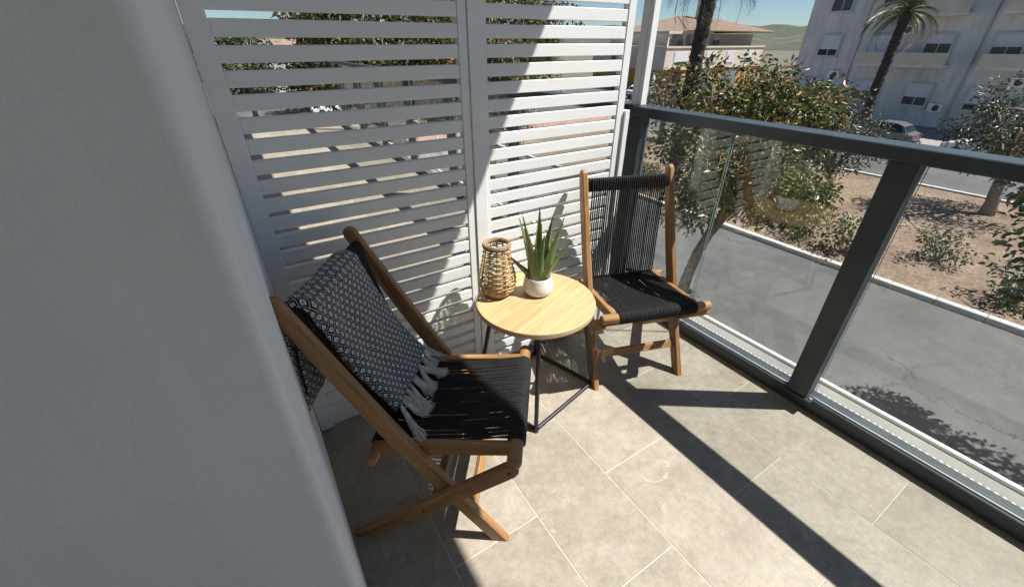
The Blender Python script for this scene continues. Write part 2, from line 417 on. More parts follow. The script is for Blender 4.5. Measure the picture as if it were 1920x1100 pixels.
# ------------------------------------------------------------------ mesh helpers
class MB:
    """collects geometry for one mesh; optional per-vertex grain vectors, uvs and leaf colours"""
    def __init__(self):
        self.v = []; self.f = []; self.g = []; self.uv = {}; self.mi = []
    def add(self, vs, fs, gs=None, mi=0):
        o = len(self.v)
        self.v += [tuple(v) for v in vs]
        self.f += [tuple(i + o for i in f) for f in fs]
        self.mi += [mi] * len(fs)
        self.g += list(gs) if gs else [(0, 0, 0)] * len(vs)
    def box(self, a, b, mi=0, ch=0.0):
        x0, y0, z0 = a; x1, y1, z1 = b
        if ch <= 0:
            vs = [(x0, y0, z0), (x1, y0, z0), (x1, y1, z0), (x0, y1, z0), (x0, y0, z1), (x1, y0, z1), (x1, y1, z1), (x0, y1, z1)]
            fs = [(0, 3, 2, 1), (4, 5, 6, 7), (0, 1, 5, 4), (1, 2, 6, 5), (2, 3, 7, 6), (3, 0, 4, 7)]
            self.add(vs, fs, mi=mi)
        else:
            bm = bmesh.new()
            bmesh.ops.create_cube(bm, size=1)
            for v in bm.verts:
                v.co = Vector(((x0 + x1) / 2 + v.co.x * (x1 - x0), (y0 + y1) / 2 + v.co.y * (y1 - y0), (z0 + z1) / 2 + v.co.z * (z1 - z0)))
            bmesh.ops.bevel(bm, geom=bm.edges[:], offset=ch, segments=1, affect='EDGES')
            bm.verts.index_update()
            self.add([v.co[:] for v in bm.verts], [[v.index for v in f.verts] for f in bm.faces], mi=mi)
            bm.free()
    def beam(self, path, w, h, side, ch=0.003, mi=0):
        """rectangular chamfered bar along path; w along 'side', h perpendicular; w,h may be lists"""
        path = [Vector(p) for p in path]; n = len(path); side = Vector(side).normalized()
        W = w if isinstance(w, (list, tuple)) else [w] * n
        H = h if isinstance(h, (list, tuple)) else [h] * n
        off = random.random() * 50
        vs = []; gs = []; acc = 0
        for i, p in enumerate(path):
            tdir = (path[min(i + 1, n - 1)] - path[max(i - 1, 0)]).normalized()
            s = (side - tdir * side.dot(tdir)).normalized(); u = tdir.cross(s)
            if i: acc += (p - path[i - 1]).length
            hw, hh = W[i] / 2, H[i] / 2
            for (a, b) in ((-hw, -hh + ch), (-hw, hh - ch), (-hw + ch, hh), (hw - ch, hh), (hw, hh - ch), (hw, -hh + ch), (hw - ch, -hh), (-hw + ch, -hh)):
                vs.append(p + s * a + u * b); gs.append((acc + off, a + off, b + off))
        fs = []
        for i in range(n - 1):
            for k in range(8):
                a = i * 8 + k; b = i * 8 + (k + 1) % 8
                fs.append((a, b, b + 8, a + 8))
        fs.append(tuple(range(7, -1, -1))); fs.append(tuple((n - 1) * 8 + k for k in range(8)))
        self.add(vs, fs, gs, mi)
    def tube(self, path, r, sides=8, cap=True, mi=0, closed=False):
        path = [Vector(p) for p in path]; n = len(path)
        rr = r if isinstance(r, (list, tuple)) else [r] * n
        off = random.random() * 50
        vs = []; gs = []; acc = 0; s = None
        for i, p in enumerate(path):
            if closed:
                tdir = (path[(i + 1) % n] - path[i - 1]).normalized()
            else:
                tdir = (path[min(i + 1, n - 1)] - path[max(i - 1, 0)])
                tdir = tdir.normalized() if tdir.length > 1e-9 else Vector((0, 0, 1))
            if s is None:
                ref = Vector((0, 0, 1)) if abs(tdir.z) < 0.9 else Vector((1, 0, 0))
                s = tdir.cross(ref).normalized()
            else:
                s = (s - tdir * s.dot(tdir))
                s = s.normalized() if s.length > 1e-6 else tdir.cross(Vector((0.3, 0.5, 0.8))).normalized()
            u = tdir.cross(s)
            if i: acc += (p - path[i - 1]).length
            for k in range(sides):
                a = 2 * math.pi * k / sides
                vs.append(p + (s * math.cos(a) + u * math.sin(a)) * rr[i])
                gs.append((acc + off, math.cos(a) * rr[i] + off, math.sin(a) * rr[i] + off))
        fs = []
        m = n if closed else n - 1
        for i in range(m):
            for k in range(sides):
                a = i * sides + k; b = i * sides + (k + 1) % sides; j = ((i + 1) % n) * sides
                fs.append((a, b, j + (k + 1) % sides, j + k))
        if cap and not closed:
            fs.append(tuple(range(sides - 1, -1, -1))); fs.append(tuple((n - 1) * sides + k for k in range(sides)))
        self.add(vs, fs, gs, mi)
    def lathe(self, prof, sides=48, centre=(0, 0, 0), mi=0, cap0=True, cap1=True):
        cx, cy, cz = centre; n = len(prof); vs = []
        for r, z in prof:
            for k in range(sides):
                a = 2 * math.pi * k / sides
                vs.append((cx + r * math.cos(a), cy + r * math.sin(a), cz + z))
        fs = []
        for i in range(n - 1):
            for k in range(sides):
                a = i * sides + k; b = i * sides + (k + 1) % sides
                fs.append((a, b, b + sides, a + sides))
        if cap0: fs.append(tuple(range(sides - 1, -1, -1)))
        if cap1: fs.append(tuple((n - 1) * sides + k for k in range(sides)))
        self.add(vs, fs, mi=mi)
    def mesh(self, name, mat, smooth=False, angle=None):
        me = bpy.data.meshes.new(name)
        me.from_pydata(self.v, [], self.f)
        mats = mat if isinstance(mat, (list, tuple)) else [mat]
        for m in mats: me.materials.append(MATS[m])
        if len(mats) > 1: me.polygons.foreach_set('material_index', self.mi)
        if any(g != (0, 0, 0) for g in self.g):
            at = me.attributes.new('grain', 'FLOAT_VECTOR', 'POINT')
            flat = [c for g in self.g for c in g]
            at.data.foreach_set('vector', flat)
        if smooth:
            if angle: me.shade_smooth() if hasattr(me, 'shade_smooth') else None
            me.polygons.foreach_set('use_smooth', [True] * len(me.polygons))
            if angle and hasattr(me, 'set_sharp_from_angle'): me.set_sharp_from_angle(angle=R(angle))
        me.update()
        return me
    def build(self, name, mat, parent=None, smooth=False, angle=None, kind=None, loc=None):
        o = bpy.data.objects.new(name, self.mesh(name, mat, smooth, angle))
        C.objects.link(o)
        if parent: o.parent = parent
        if kind: o['kind'] = kind
        if loc: o.location = loc
        return o

def tag(o, label=None, cat=None, group=None, kind=None):
    if label: o['label'] = label
    if cat: o['category'] = cat
    if group: o['group'] = group
    if kind: o['kind'] = kind
    return o
def empty(name, loc=(0, 0, 0), rz=0.0):
    o = bpy.data.objects.new(name, None); C.objects.link(o)
    o.location = loc; o.rotation_euler = (0, 0, rz); o.empty_display_size = 0.1
    return o
def inst(name, me, parent=None, loc=(0, 0, 0), rot=(0, 0, 0), scale=(1, 1, 1)):
    o = bpy.data.objects.new(name, me); C.objects.link(o)
    if parent: o.parent = parent
    o.location = loc; o.rotation_euler = rot; o.scale = scale
    return o
def copy_tree(o, parent=None):
    c = o.copy(); C.objects.link(c); c.parent = parent
    for ch in [x for x in bpy.data.objects if x.parent == o]:
        copy_tree(ch, c)
    return c

# ------------------------------------------------------------------ balcony structure
YS = 1.372            # front face of the slatted screen
WX = -0.033           # balcony wall face
G = -4.6              # street level

def tiled_floor(x0, x1, y0, y1, yoff):
    m = MB(); m.box((x0, y0, -0.22), (x1, y1, -0.0011))
    base = m.build('balcony_floor', 'grout'); tag(base, kind='structure')
    xs = [-0.10, 0.20, 0.50, 0.80, 1.10, 1.40, 1.70, 2.0]
    cache = {}
    for i in range(len(xs) - 1):
        a, b = max(xs[i], x0), min(xs[i + 1], x1)
        if b - a < 0.02: continue
        yo = yoff + (0.3 if i % 2 == 0 else 0.0)
        k = math.floor((y0 - yo) / 0.6) - 1
        while yo + k * 0.6 < y1:
            c, d = max(yo + k * 0.6, y0), min(yo + (k + 1) * 0.6, y1); k += 1
            if d - c < 0.02: continue
            key = (round(b - a, 4), round(d - c, 4))
            if key not in cache:
                t = MB(); w, h = key; g = 0.0019
                t.box((-w / 2 + g, -h / 2 + g, -0.007), (w / 2 - g, h / 2 - g, 0.0), ch=0.0009)
                cache[key] = t.mesh('tile', 'stoneware_tile')
            inst('tile', cache[key], base, ((a + b) / 2, (c + d) / 2, 0))
    return base
random.seed(4)
tiled_floor(-0.30, 1.80, -2.6, 1.405, 0.635)
tiled_floor(-0.30, 1.80, 1.405, 9.0, 1.405 + 0.22)

# slab above (its edge throws the big shade line) and the facade behind the camera
m = MB(); m.box((-2.0, -4.5, 2.52), (1.623, 9.5, 2.74)); tag(m.build('balcony_ceiling', 'ceiling_paint'), kind='structure')
wall = MB(); 
bm = bmesh.new(); bmesh.ops.create_cube(bm, size=1)
for v in bm.verts:
    v.co = Vector((-0.60 if v.co.x < 0 else WX, 0.44 if v.co.y < 0 else 1.44, -0.02 if v.co.z < 0 else 2.515))
ed = [e for e in bm.edges if abs(e.verts[0].co.z - e.verts[1].co.z) > 1 and e.verts[0].co.x > -0.1 and e.verts[0].co.y < 1]
bmesh.ops.bevel(bm, geom=ed, offset=0.014, segments=5, affect='EDGES', profile=0.5)
bm.verts.index_update()
wall.add([v.co[:] for v in bm.verts], [[v.index for v in f.verts] for f in bm.faces]); bm.free()
tag(wall.build('plaster_wall', 'white_plaster', smooth=True, angle=40), 'white plastered wall end with a rounded corner beside the blanket-draped chair', 'wall')
m = MB(); m.box((-0.85, -4.5, -0.02), (-0.61, 9.5, 2.515)); tag(m.build('facade', 'white_plaster'), kind='structure')
m = MB(); m.box((-0.85, -4.5, G), (1.80, 9.5, -0.23)); tag(m.build('facade_base', 'stucco_white'), kind='structure')

m = MB(); m.box((-0.60, -2.85, -0.02), (1.80, -2.62, 2.515)); tag(m.build('unseen_light_blocker', 'white_plaster'), kind='structure')  # added out of view behind the camera to dim sky light on the slats

# ------------------------------------------------------------------ slatted screen
def slat_mesh(length):
    t = MB(); t.box((0, 0, -0.0195), (length, 0.021, 0.0195), ch=0.0016); return t.mesh('slat', 'white_aluminium')
scr = empty('slatted_screen', (0.68, YS, 0))
tag(scr, 'white aluminium privacy screen of horizontal slats between the two balconies', 'screen')
def sp(name, a, b, ch=0.0016):
    t = MB(); t.box((a[0] - 0.68, a[1], a[2]), (b[0] - 0.68, b[1], b[2]), ch=ch); return t.build(name, 'white_aluminium', scr)
ZT = 2.02
sp('stile', (-0.030, -0.004, 0.010), (0.020, 0.032, ZT))
sp('stile', (0.668, 0.000, 0.010), (0.699, 0.030, ZT))
sp('post', (0.700, -0.006, 0.002), (0.750, 0.044, ZT))
sp('stile', (0.751, 0.000, 0.010), (0.768, 0.030, ZT))
sp('stile', (1.386, 0.000, 0.010), (1.424, 0.032, ZT))
sp('jamb', (1.4255, -0.010, 0.004), (1.452, 0.040, 1.085))
sp('top_rail', (-0.030, -0.002, ZT + 0.001), (1.424, 0.032, ZT + 0.04))
sl1 = slat_mesh(0.668 - 0.020); sl2 = slat_mesh(1.386 - 0.768)
z = 0.036
while z < ZT - 0.02:
    j1, j2 = random.uniform(-1, 1), random.uniform(-1, 1)
    inst('slat', sl1, scr, (0.020 - 0.68, 0.003 + j1 * 0.0006, z + j2 * 0.0005), (R(0.5 * j1), R(0.04 * j2), 0)); inst('slat', sl2, scr, (0.768 - 0.68, 0.003 + j2 * 0.0006, z + j1 * 0.0005), (R(0.5 * j2), R(0.04 * j1), 0))
    z += 0.0553

# ------------------------------------------------------------------ railing
def railing(name, label, y0, y1, posts, panes, first_end=0.0):
    r = empty(name, (1.74, (y0 + y1) / 2, 0)); tag(r, label, 'railing')
    oy = (y0 + y1) / 2
    def part(nm, mat, a, b, ch=0.002):
        t = MB(); t.box((a[0] - 1.74, a[1] - oy, a[2]), (b[0] - 1.74, b[1] - oy, b[2]), ch=ch); return t.build(nm, mat, r)
    part('handrail', 'anthracite_aluminium', (1.682, y0, 1.022), (1.778, y1, 1.066), 0.003)
    for y in posts:
        bp = part('base_plate', 'anthracite_aluminium', (1.690, y - 0.062, 0.0615), (1.738, y + 0.062, 0.0700), 0.001)
        for dy in (-0.052, 0.052):
            t = MB(); t.lathe([(0.0065, 0.0), (0.0065, 0.004), (0.004, 0.0055)], 8, (1.712 - 1.74, y + dy - oy, 0.0702)); t.build('bolt', 'galvanised', bp)
        p = part('post', 'anthracite_aluminium', (1.698, y - 0.04, 0.0705), (1.765, y + 0.04, 1.0215), 0.003)
    part('bottom_channel', 'anthracite_aluminium', (1.722, y0, 0.001), (1.800, y1, 0.061), 0.003)
    part('glazing_bead', 'white_trim', (1.7395, y0, 0.0615), (1.7430, y1, 0.0665), 0.0)
    for (a, b) in panes:
        g = part('glass_pane', 'clear_glass', (1.744, a, 0.0625), (1.752, b, 1.0205), 0.0)
        for q in (a, b):
            t = MB(); t.box((1.7445 - 1.74, q - 0.0006 - oy, 0.066), (1.7515 - 1.74, q + 0.0006 - oy, 1.020)); e = t.build('pane_edge', 'glass_edge', r)
    return r
railing('glass_railing', 'anthracite balcony railing with clear glass panes beside the empty rope chair', -2.5, 1.60,
        [1.555, 0.46, -0.65, -1.75], [(1.055, 1.508), (0.508, 1.045), (-0.6, 0.412), (-1.7, -0.7), (-2.49, -1.8)])
railing('glass_railing', 'neighbouring balcony railing seen through the gaps of the slatted screen', 1.62, 8.6,
        [2.72, 3.82, 4.92, 6.02, 7.12, 8.2], [(1.63, 2.67), (2.77, 3.77), (3.87, 4.87), (4.97, 5.97), (6.07, 7.07), (7.17, 8.15)])
# white corner post standing on the railing end
cp = empty('corner_post', (1.73, 1.58, 1.066)); tag(cp, 'slim white corner post rising from the railing end next to the screen', 'post')
t = MB(); t.box((-0.018, -0.035, 0.0015), (0.022, 0.030, 1.45), ch=0.002); t.build('tube', 'white_aluminium', cp)
t = MB(); t.box((-0.026, -0.012, 0.0015), (-0.0185, 0.004, 1.45), ch=0.001); t.build('side_groove', 'white_aluminium', cp)
# outer ledge with a perforated drain strip and white drip edge
led = MB(); led.box((1.801, -4.4, -0.20), (2.02, 9.4, -0.045)); ledge = led.build('balcony_ledge', 'concrete'); tag(ledge, kind='structure')
t = MB(); t.box((2.021, -4.4, -0.16), (2.040, 9.4, -0.030)); t.build('drip_edge', 'white_trim', ledge)
ps = MB()
for iy in range(60, 190):
    for ix in range(3):
        yy = -0.5 + (iy - 60) * 0.022 + (0.011 if ix % 2 else 0); xx = 1.90 + ix * 0.022
        ps.lathe([(0.0075, 0.0), (0.006, 0.003)], 8, (xx, yy, -0.0445), cap0=False)
ps.build('drain_studs', 'kerb_stone', ledge, kind='stuff')

# ------------------------------------------------------------------ rope chairs
WI, WOUT, WB = 0.207, 0.2325, 0.243
FT = Vector((0.238, 0.0)); TP = Vector((-0.258, 0.838))
BAR = Vector((0.282, 0.397)); REAR = Vector((-0.112, 0.352)); TOPB = Vector((-0.232, 0.790))
def make_chair(FT, TP, REAR, TOPB, WT):
    """local frame: x = chair's right, y = forward, z up"""
    ch = empty('rope_chair')
    def post_pt(s):      # s 0..1 from front foot to the top, bowed a little
        p = FT.lerp(TP, s); nrm = Vector((TP.y - FT.y, -(TP.x - FT.x))).normalized()
        return p - nrm * 0.016 * math.sin(math.pi * s)
    def pw(s): return WI + (WT - WI) * s
    def pt(x, p): return (x, p[0], p[1])
    for s in (1, -1):
        m = MB()
        pts = [pt(s * pw(i / 10), post_pt(i / 10)) for i in range(11)]
        hs = [0.046, 0.047, 0.049, 0.051, 0.053, 0.053, 0.052, 0.050, 0.048, 0.045, 0.040]
        m.beam(pts, 0.025, hs, (1, 0, 0), 0.004)
        # foot cut flat on the floor, top rounded
        for i, v in enumerate(m.v):
            if v[2] < 0.03 and i < 8: m.v[i] = (v[0], v[1] + (0.0 - v[2]) * (-0.6), 0.0)
        cap = post_pt(1.0); d = (post_pt(1.0) - post_pt(0.95)).normalized()
        q = [pt(s * WT, cap + d * 0.0005), pt(s * WT, cap + d * 0.010), pt(s * WT, cap + d * 0.017)]
        m.beam(q, [0.024, 0.022, 0.014], [0.038, 0.032, 0.016], (1, 0, 0), 0.004)
        m.build('back_post', 'teak', ch)
        m = MB()
        a = Vector((0.270, 0.368)); b = Vector((-0.190, 0.0))
        d = (b - a).normalized()
        pts = [pt(s * WOUT, a - d * 0.018), pt(s * WOUT, a), pt(s * WOUT, a.lerp(b, 0.5)), pt(s * WOUT, b)]
        m.beam(pts, 0.025, [0.034, 0.047, 0.048, 0.046], (1, 0, 0), 0.004)
        for i in range(len(m.v) - 8, len(m.v)):
            v = m.v[i]; k = (0.0 - v[2]) / d[1] if abs(d[1]) > 1e-6 else 0
            m.v[i] = (v[0], v[1] + d[0] * k, 0.0)
        leg = m.build('leg', 'teak', ch)
        for q in (a + d * 0.0, a.lerp(b, 0.545)):
            bo = MB()
            bo.tube([(s * (WOUT + 0.0126), q[0], q[1]), (s * (WOUT + 0.0136), q[0], q[1])], 0.0055, 12)
            bo.build('bolt', 'brass_bolt', leg)
        m = MB()      # side rail of the seat
        m.beam([(s * 0.183, BAR[0] - 0.010, BAR[1] - 0.004), (s * 0.183, 0.08, 0.376), (s * 0.183, REAR[0] + 0.005, REAR[1] + 0.004)], 0.022, [0.042, 0.044, 0.038], (1, 0, 0), 0.003)
        m.build('seat_rail', 'teak', ch)
    # bars
    def bar(name, c, half, r, parts=18):
        m = MB(); e = 0.010
        xs = [-half, -half + 0.003, -half + e] + [half - e, half - 0.003, half]
        rs = [r * 0.55, r * 0.86, r, r, r * 0.86, r * 0.55]
        m.tube([(x, c[0], c[1]) for x in xs], rs, parts); return m.build(name, 'teak', ch, smooth=True, angle=50)
    bar('front_bar', BAR, WB, 0.0205)
    bar('rear_bar', REAR, 0.235, 0.0165)
    bd = (TOPB - REAR).normalized(); bn = Vector((bd.y, -bd.x))
    m = MB(); m.beam([(-WT + 0.0128, TOPB[0], TOPB[1]), (WT - 0.0128, TOPB[0], TOPB[1])], 0.046, 0.019, (0, bd[0], bd[1]), 0.006); m.build('top_bar', 'teak', ch)
    m = MB(); q = post_pt(0.155); m.beam([(-WI + 0.0126, q[0], q[1]), (WI - 0.0126, q[0], q[1])], 0.034, 0.018, (0, -0.45, 0.89), 0.003); m.build('stretcher', 'teak', ch)
    m = MB(); q = Vector((0.270, 0.368)).lerp(Vector((-0.190, 0)), 0.47); m.beam([(-WOUT + 0.0126, q[0], q[1]), (WOUT - 0.0126, q[0], q[1])], 0.034, 0.018, (0, 0.78, 0.62), 0.003); m.build('stretcher', 'teak', ch)
    # cords
    rnd = random.Random(7)
    seat = MB(); back = MB(); wraps = MB()
    rc = 0.0030
    n = 46
    for i in range(n):
        x = -0.165 + 0.330 * i / (n - 1) + rnd.uniform(-0.0008, 0.0008)
        sag = rnd.uniform(0.010, 0.014)
        fr = Vector((BAR[0], BAR[1])); pts = []
        for k in range(5):            # over the front bar
            a = R(-60 + k * 37.5); pts.append((x, fr[0] + math.cos(a) * 0.0255, fr[1] + math.sin(a) * 0.0255))
        for k in range(1, 8):
            u = k / 8; y = BAR[0] + (REAR[0] - BAR[0]) * u; zz = BAR[1] + 0.0255 + (REAR[1] + 0.019 - BAR[1] - 0.0255) * u - sag * math.sin(math.pi * u)
            pts.append((x, y, zz))
        for k in range(4):
            a = R(90 + k * 45); pts.append((x, REAR[0] + math.cos(a) * 0.0195, REAR[1] + math.sin(a) * 0.0195))
        seat.tube(pts, rc, 6)
        x2 = x + 0.0037          # the return run of the cord under the seat
        if i % 2 == 0: seat.tube([(x2, BAR[0], BAR[1] - 0.0235), (x2, 0.5 * (BAR[0] + REAR[0]), 0.5 * (BAR[1] + REAR[1]) - 0.016), (x2, REAR[0], REAR[1] - 0.0195)], rc, 6)
    nb = 36
    for i in range(nb):
        x = -0.168 + 0.336 * i / (nb - 1) + rnd.uniform(-0.0008, 0.0008)
        pts = []
        for k in range(4):
            e_ = TOPB + bn * (0.0125, 0.0175, 0.0175, 0.0175)[k] + bd * (0.031, 0.024, 0.0, -0.022)[k]; pts.append((x, e_[0], e_[1]))
        for k in range(1, 6):
            u = k / 6
            e_ = (TOPB + bn * 0.0175 - bd * 0.022).lerp(REAR + Vector((0.021, 0.012)), u); y = e_[0]; zz = e_[1]
            pts.append((x, y - 0.006 * math.sin(math.pi * u), zz))
        for k in range(4):
            a = R(40 - k * 45); pts.append((x, REAR[0] + math.cos(a) * 0.0205, REAR[1] + math.sin(a) * 0.0205))
        back.tube(pts, 0.0035, 6)
    def coil(c, rad, x0, x1, pitch, rad2=None):
        x = x0; 
        while x < x1:
            ring = [(x + rnd.uniform(-0.0004, 0.0004) + pitch * 0.12 * math.sin(2 * math.pi * k / 14), *((c[0] + math.cos(2 * math.pi * k / 14) * rad, c[1] + math.sin(2 * math.pi * k / 14) * rad) if not rad2 else tuple(c + bn * math.copysign(abs(math.cos(2 * math.pi * k / 14)) ** 0.6, math.cos(2 * math.pi * k / 14)) * rad + bd * math.copysign(abs(math.sin(2 * math.pi * k / 14)) ** 0.6, math.sin(2 * math.pi * k / 14)) * rad2))) for k in range(14)]
            wraps.tube(ring, 0.0026, 5, closed=True); x += pitch
    coil(BAR, 0.0228, -0.171, 0.172, 0.0047)
    coil(TOPB, 0.0125, -WT + 0.017, WT - 0.016, 0.0049, 0.0262)
    coil(REAR, 0.0185, -0.171, 0.172, 0.0047)
    for mb, nm in ((seat, 'seat_cords'), (back, 'backrest_cords'), (wraps, 'cord_wrapping')):
        mb.build(nm, 'black_cord', ch, smooth=True, kind='stuff')
    return ch
random.seed(11)
chB = make_chair(FT, Vector((-0.118, 0.862)), Vector((-0.075, 0.366)), Vector((-0.098, 0.818)), 0.200)
tag(chB, 'empty teak folding chair with black cord seat and back beside the glass railing', 'chair', 'teak and cord folding chairs')
chA = make_chair(FT, TP, REAR, TOPB, 0.204)
tag(chA, 'teak folding chair with black cord seat and a patterned blanket over its back', 'chair', 'teak and cord folding chairs')
def place(ch, x, y, a):   # a = heading of the chair's front
    ch.location = (x, y, 0); ch.rotation_euler = (0, 0, a - R(90))
place(chB, 1.338, 1.149, -1.900)
place(chA, 0.297, 0.950, -0.649)
CHA = Matrix.Translation((0.297, 0.950, 0)) @ Matrix.Rotation(-0.649 - R(90), 4, 'Z')

# ------------------------------------------------------------------ patterned throw over the back of chair A
th = empty('throw_blanket', (0.297, 0.950, 0.40), -0.649 - R(90))
tag(th, 'black and white diamond-patterned woven blanket with tasselled fringe draped over the chair back', 'blanket')
def throw_path():
    top = Vector((TOPB[0], TOPB[1])); pts = []
    low = Vector((REAR[0] + 0.045, REAR[1] + 0.075))
    f0 = top + Vector((0.030, -0.004))
    for k in range(0, 27): pts.append(low.lerp(f0, k / 27) + Vector((-0.012 * math.sin(math.pi * k / 27), 0)))
    for k in range(0, 9):
        a = R(-8 + k * 25); pts.append(top + Vector((math.cos(a) * 0.031, math.sin(a) * 0.031)))
    b0 = pts[-1]
    for k in range(1, 16): pts.append(b0 + Vector((-0.0005 * k - 0.004, -0.020 * k)))
    return pts
TPATH = throw_path()
def throw_sheet(x0, x1, lift, trim, seed, skew=0.0):
    m = MB(); nx = 34; n = len(TPATH); acc = 0; vs = []; uvs = []
    pos = []
    for i, p in enumerate(TPATH):
        if i: acc += (p - TPATH[i - 1]).length
        tdir = (TPATH[min(i + 1, n - 1)] - TPATH[max(i - 1, 0)]).normalized(); nr = Vector((tdir.y, -tdir.x))
        if i == 0: e0 = 0
        for j in range(nx + 1):
            u = j / nx
            wav = 0.004 * math.sin(acc * 11 + seed) * (1 if u > 0.5 else -0.6)
            x = x0 + (x1 - x0) * u + wav + skew * max(0.0, 0.45 - acc)
            bump = 0.0055 * mnoise.noise(Vector((x * 9 + seed, acc * 5, seed))) + 0.003 * mnoise.noise(Vector((x * 26, acc * 14, seed + 4)))
            edge = min(u, 1 - u); fold = 0.008 * math.exp(-(edge / 0.05) ** 2)
            l = lift + 1.5 * bump + (0.004 if edge > 0.03 else -0.002)
            q = p + nr * (l - 0.6 * fold)
            end = 0.006 * math.sin(x * 40 + seed) if i == 0 else 0
            vs.append((x, q.x, q.y - 0.40 + end)); uvs.append((x - 0.0 + 0.3, acc))
    fs = []
    for i in range(n - 1 - trim):
        for j in range(nx):
            a = i * (nx + 1) + j; fs.append((a, a + 1, a + nx + 2, a + nx + 1))
    m.add(vs, fs)
    o = m.build('cloth', 'woven_throw', th, smooth=True)
    uvl = o.data.uv_layers.new(name='UVMap')
    for lp in o.data.loops: uvl.data[lp.index].uv = uvs[lp.vertex_index]
    sd = o.modifiers.new('thick', 'SOLIDIFY'); sd.thickness = 0.004; sd.offset = 1.0
    return o
throw_sheet(-0.090, 0.190, 0.009, 0, 1.3, -0.19)
throw_sheet(-0.118, 0.172, 0.002, 2, 5.1, -0.135)
# fringe tassels hanging from the lower edge onto the seat
rnd = random.Random(3)
def seat_z(y): return BAR[1] + 0.0225 + (REAR[1] + 0.019 - BAR[1] - 0.0225) * (BAR[0] - y) / (BAR[0] - REAR[0]) - 0.008
for k in range(12):
    m = MB()
    x0 = -0.174 + 0.276 * k / 11 + rnd.uniform(-0.010, 0.010)
    y0 = TPATH[0].x + 0.004 + rnd.uniform(-0.004, 0.012); z0 = TPATH[0].y + 0.004
    fwd = rnd.uniform(0.045, 0.095); lat = rnd.gauss(0.008, 0.026)
    for sidx in range(60):
        a = rnd.uniform(0, 6.283); rr0 = rnd.uniform(0, 0.0075)
        sx = math.cos(a) * rr0; sz = math.sin(a) * rr0
        spr = rnd.gauss(0, 0.0095); ln = fwd * rnd.uniform(0.85, 1.12); hh = rnd.uniform(0, 0.016)
        pts = []
        for i in range(7):
            u = i / 6; y = y0 + ln * (u ** 0.9); w = 1 + 0.7 * u
            zz = z0 + (seat_z(y) + 0.004 + hh - z0) * (1 - (1 - u) ** 2.2) + sz * (1 - u * 0.6)
            zz = max(zz, seat_z(y) + 0.003)
            x = x0 + sx * w + lat * u + spr * u ** 1.5 + 0.0040 * math.sin(u * 8 + a * 3) * u
            pts.append((x, y, zz - 0.40))
        m.tube(pts, [0.0008, 0.0010, 0.0010, 0.0010, 0.0009, 0.0008, 0.0006], 4)
    m.build('tassel', 'fringe_cotton', th, smooth=True)

# ------------------------------------------------------------------ side table
TZ = 0.48; TC = Vector((0.813, 1.119)); TR = 0.231
tb = empty('side_table', (TC.x, TC.y, 0)); tag(tb, 'round side table with pale oak top on a black bar frame between the chairs', 'table')
m = MB(); gdir = Vector((0.94, 0.34)).normalized(); gper = Vector((-gdir.y, gdir.x))
sides = 96; prof = [(TR - 0.004, 0.456), (TR - 0.001, 0.459), (TR, 0.462), (TR, 0.4755), (TR - 0.0012, 0.479), (TR - 0.004, 0.480)]
vs = []; gs = []
for r_, z_ in prof:
    for k in range(sides):
        a = 2 * math.pi * k / sides; vs.append((r_ * math.cos(a), r_ * math.sin(a), z_))
        q = Vector((r_ * math.cos(a), r_ * math.sin(a))); gs.append((q.dot(gdir) + 3, q.dot(gper) + 3.013, z_))
fs = []; mi = []
for i in range(len(prof) - 1):
    for k in range(sides):
        a = i * sides + k; b = i * sides + (k + 1) % sides; fs.append((a, b, b + sides, a + sides)); mi.append(1 if i < 4 else 0)
fs.append(tuple(range(sides - 1, -1, -1))); mi.append(1)
fs.append(tuple((len(prof) - 1) * sides + k for k in range(sides))); mi.append(0)
m.add(vs, fs, gs); m.mi = mi
m.build('table_top', ['oak_top', 'oak_edge'], tb)
corners = [Vector((0.695, 0.924)), Vector((1.062, 1.010)), Vector((0.968, 1.325)), Vector((0.603, 1.240))]
bc = sum(corners, Vector((0, 0))) / 4
rt = 0.0085
for i, c in enumerate(corners):
    c2 = corners[(i + 1) % 4]; d = (c2 - c).normalized() * 0.012
    m = MB(); m.tube([(c.x + d.x - TC.x, c.y + d.y - TC.y, rt + 0.002), (c2.x - d.x - TC.x, c2.y - d.y - TC.y, rt + 0.002)], rt, 14); m.build('base_bar', 'black_steel', tb, smooth=True, angle=50)
    t_ = bc + (c - bc) * 0.70
    m = MB(); m.tube([(c.x - TC.x, c.y - TC.y, 0.004), (c.x - TC.x, c.y - TC.y, rt + 0.004), (t_.x - TC.x, t_.y - TC.y, 0.4555)], [0.0095, rt, rt], 14)
    leg = m.build('leg', 'black_steel', tb, smooth=True, angle=50)
    m = MB(); m.lathe([(0.010, 0.0), (0.011, 0.002), (0.011, 0.006), (0.0085, 0.0075)], 14, (c.x - TC.x, c.y - TC.y, 0.0)); m.build('foot_pad', 'rubber', leg)
m = MB()
tops = [bc + (c - bc) * 0.70 - TC for c in corners]
for i in range(4):
    a = tops[i]; b = tops[(i + 1) % 4]; m.tube([(a.x, a.y, 0.4475), (b.x, b.y, 0.4475)], 0.007, 10)
m.build('upper_frame', 'black_steel', tb, smooth=True, angle=50)

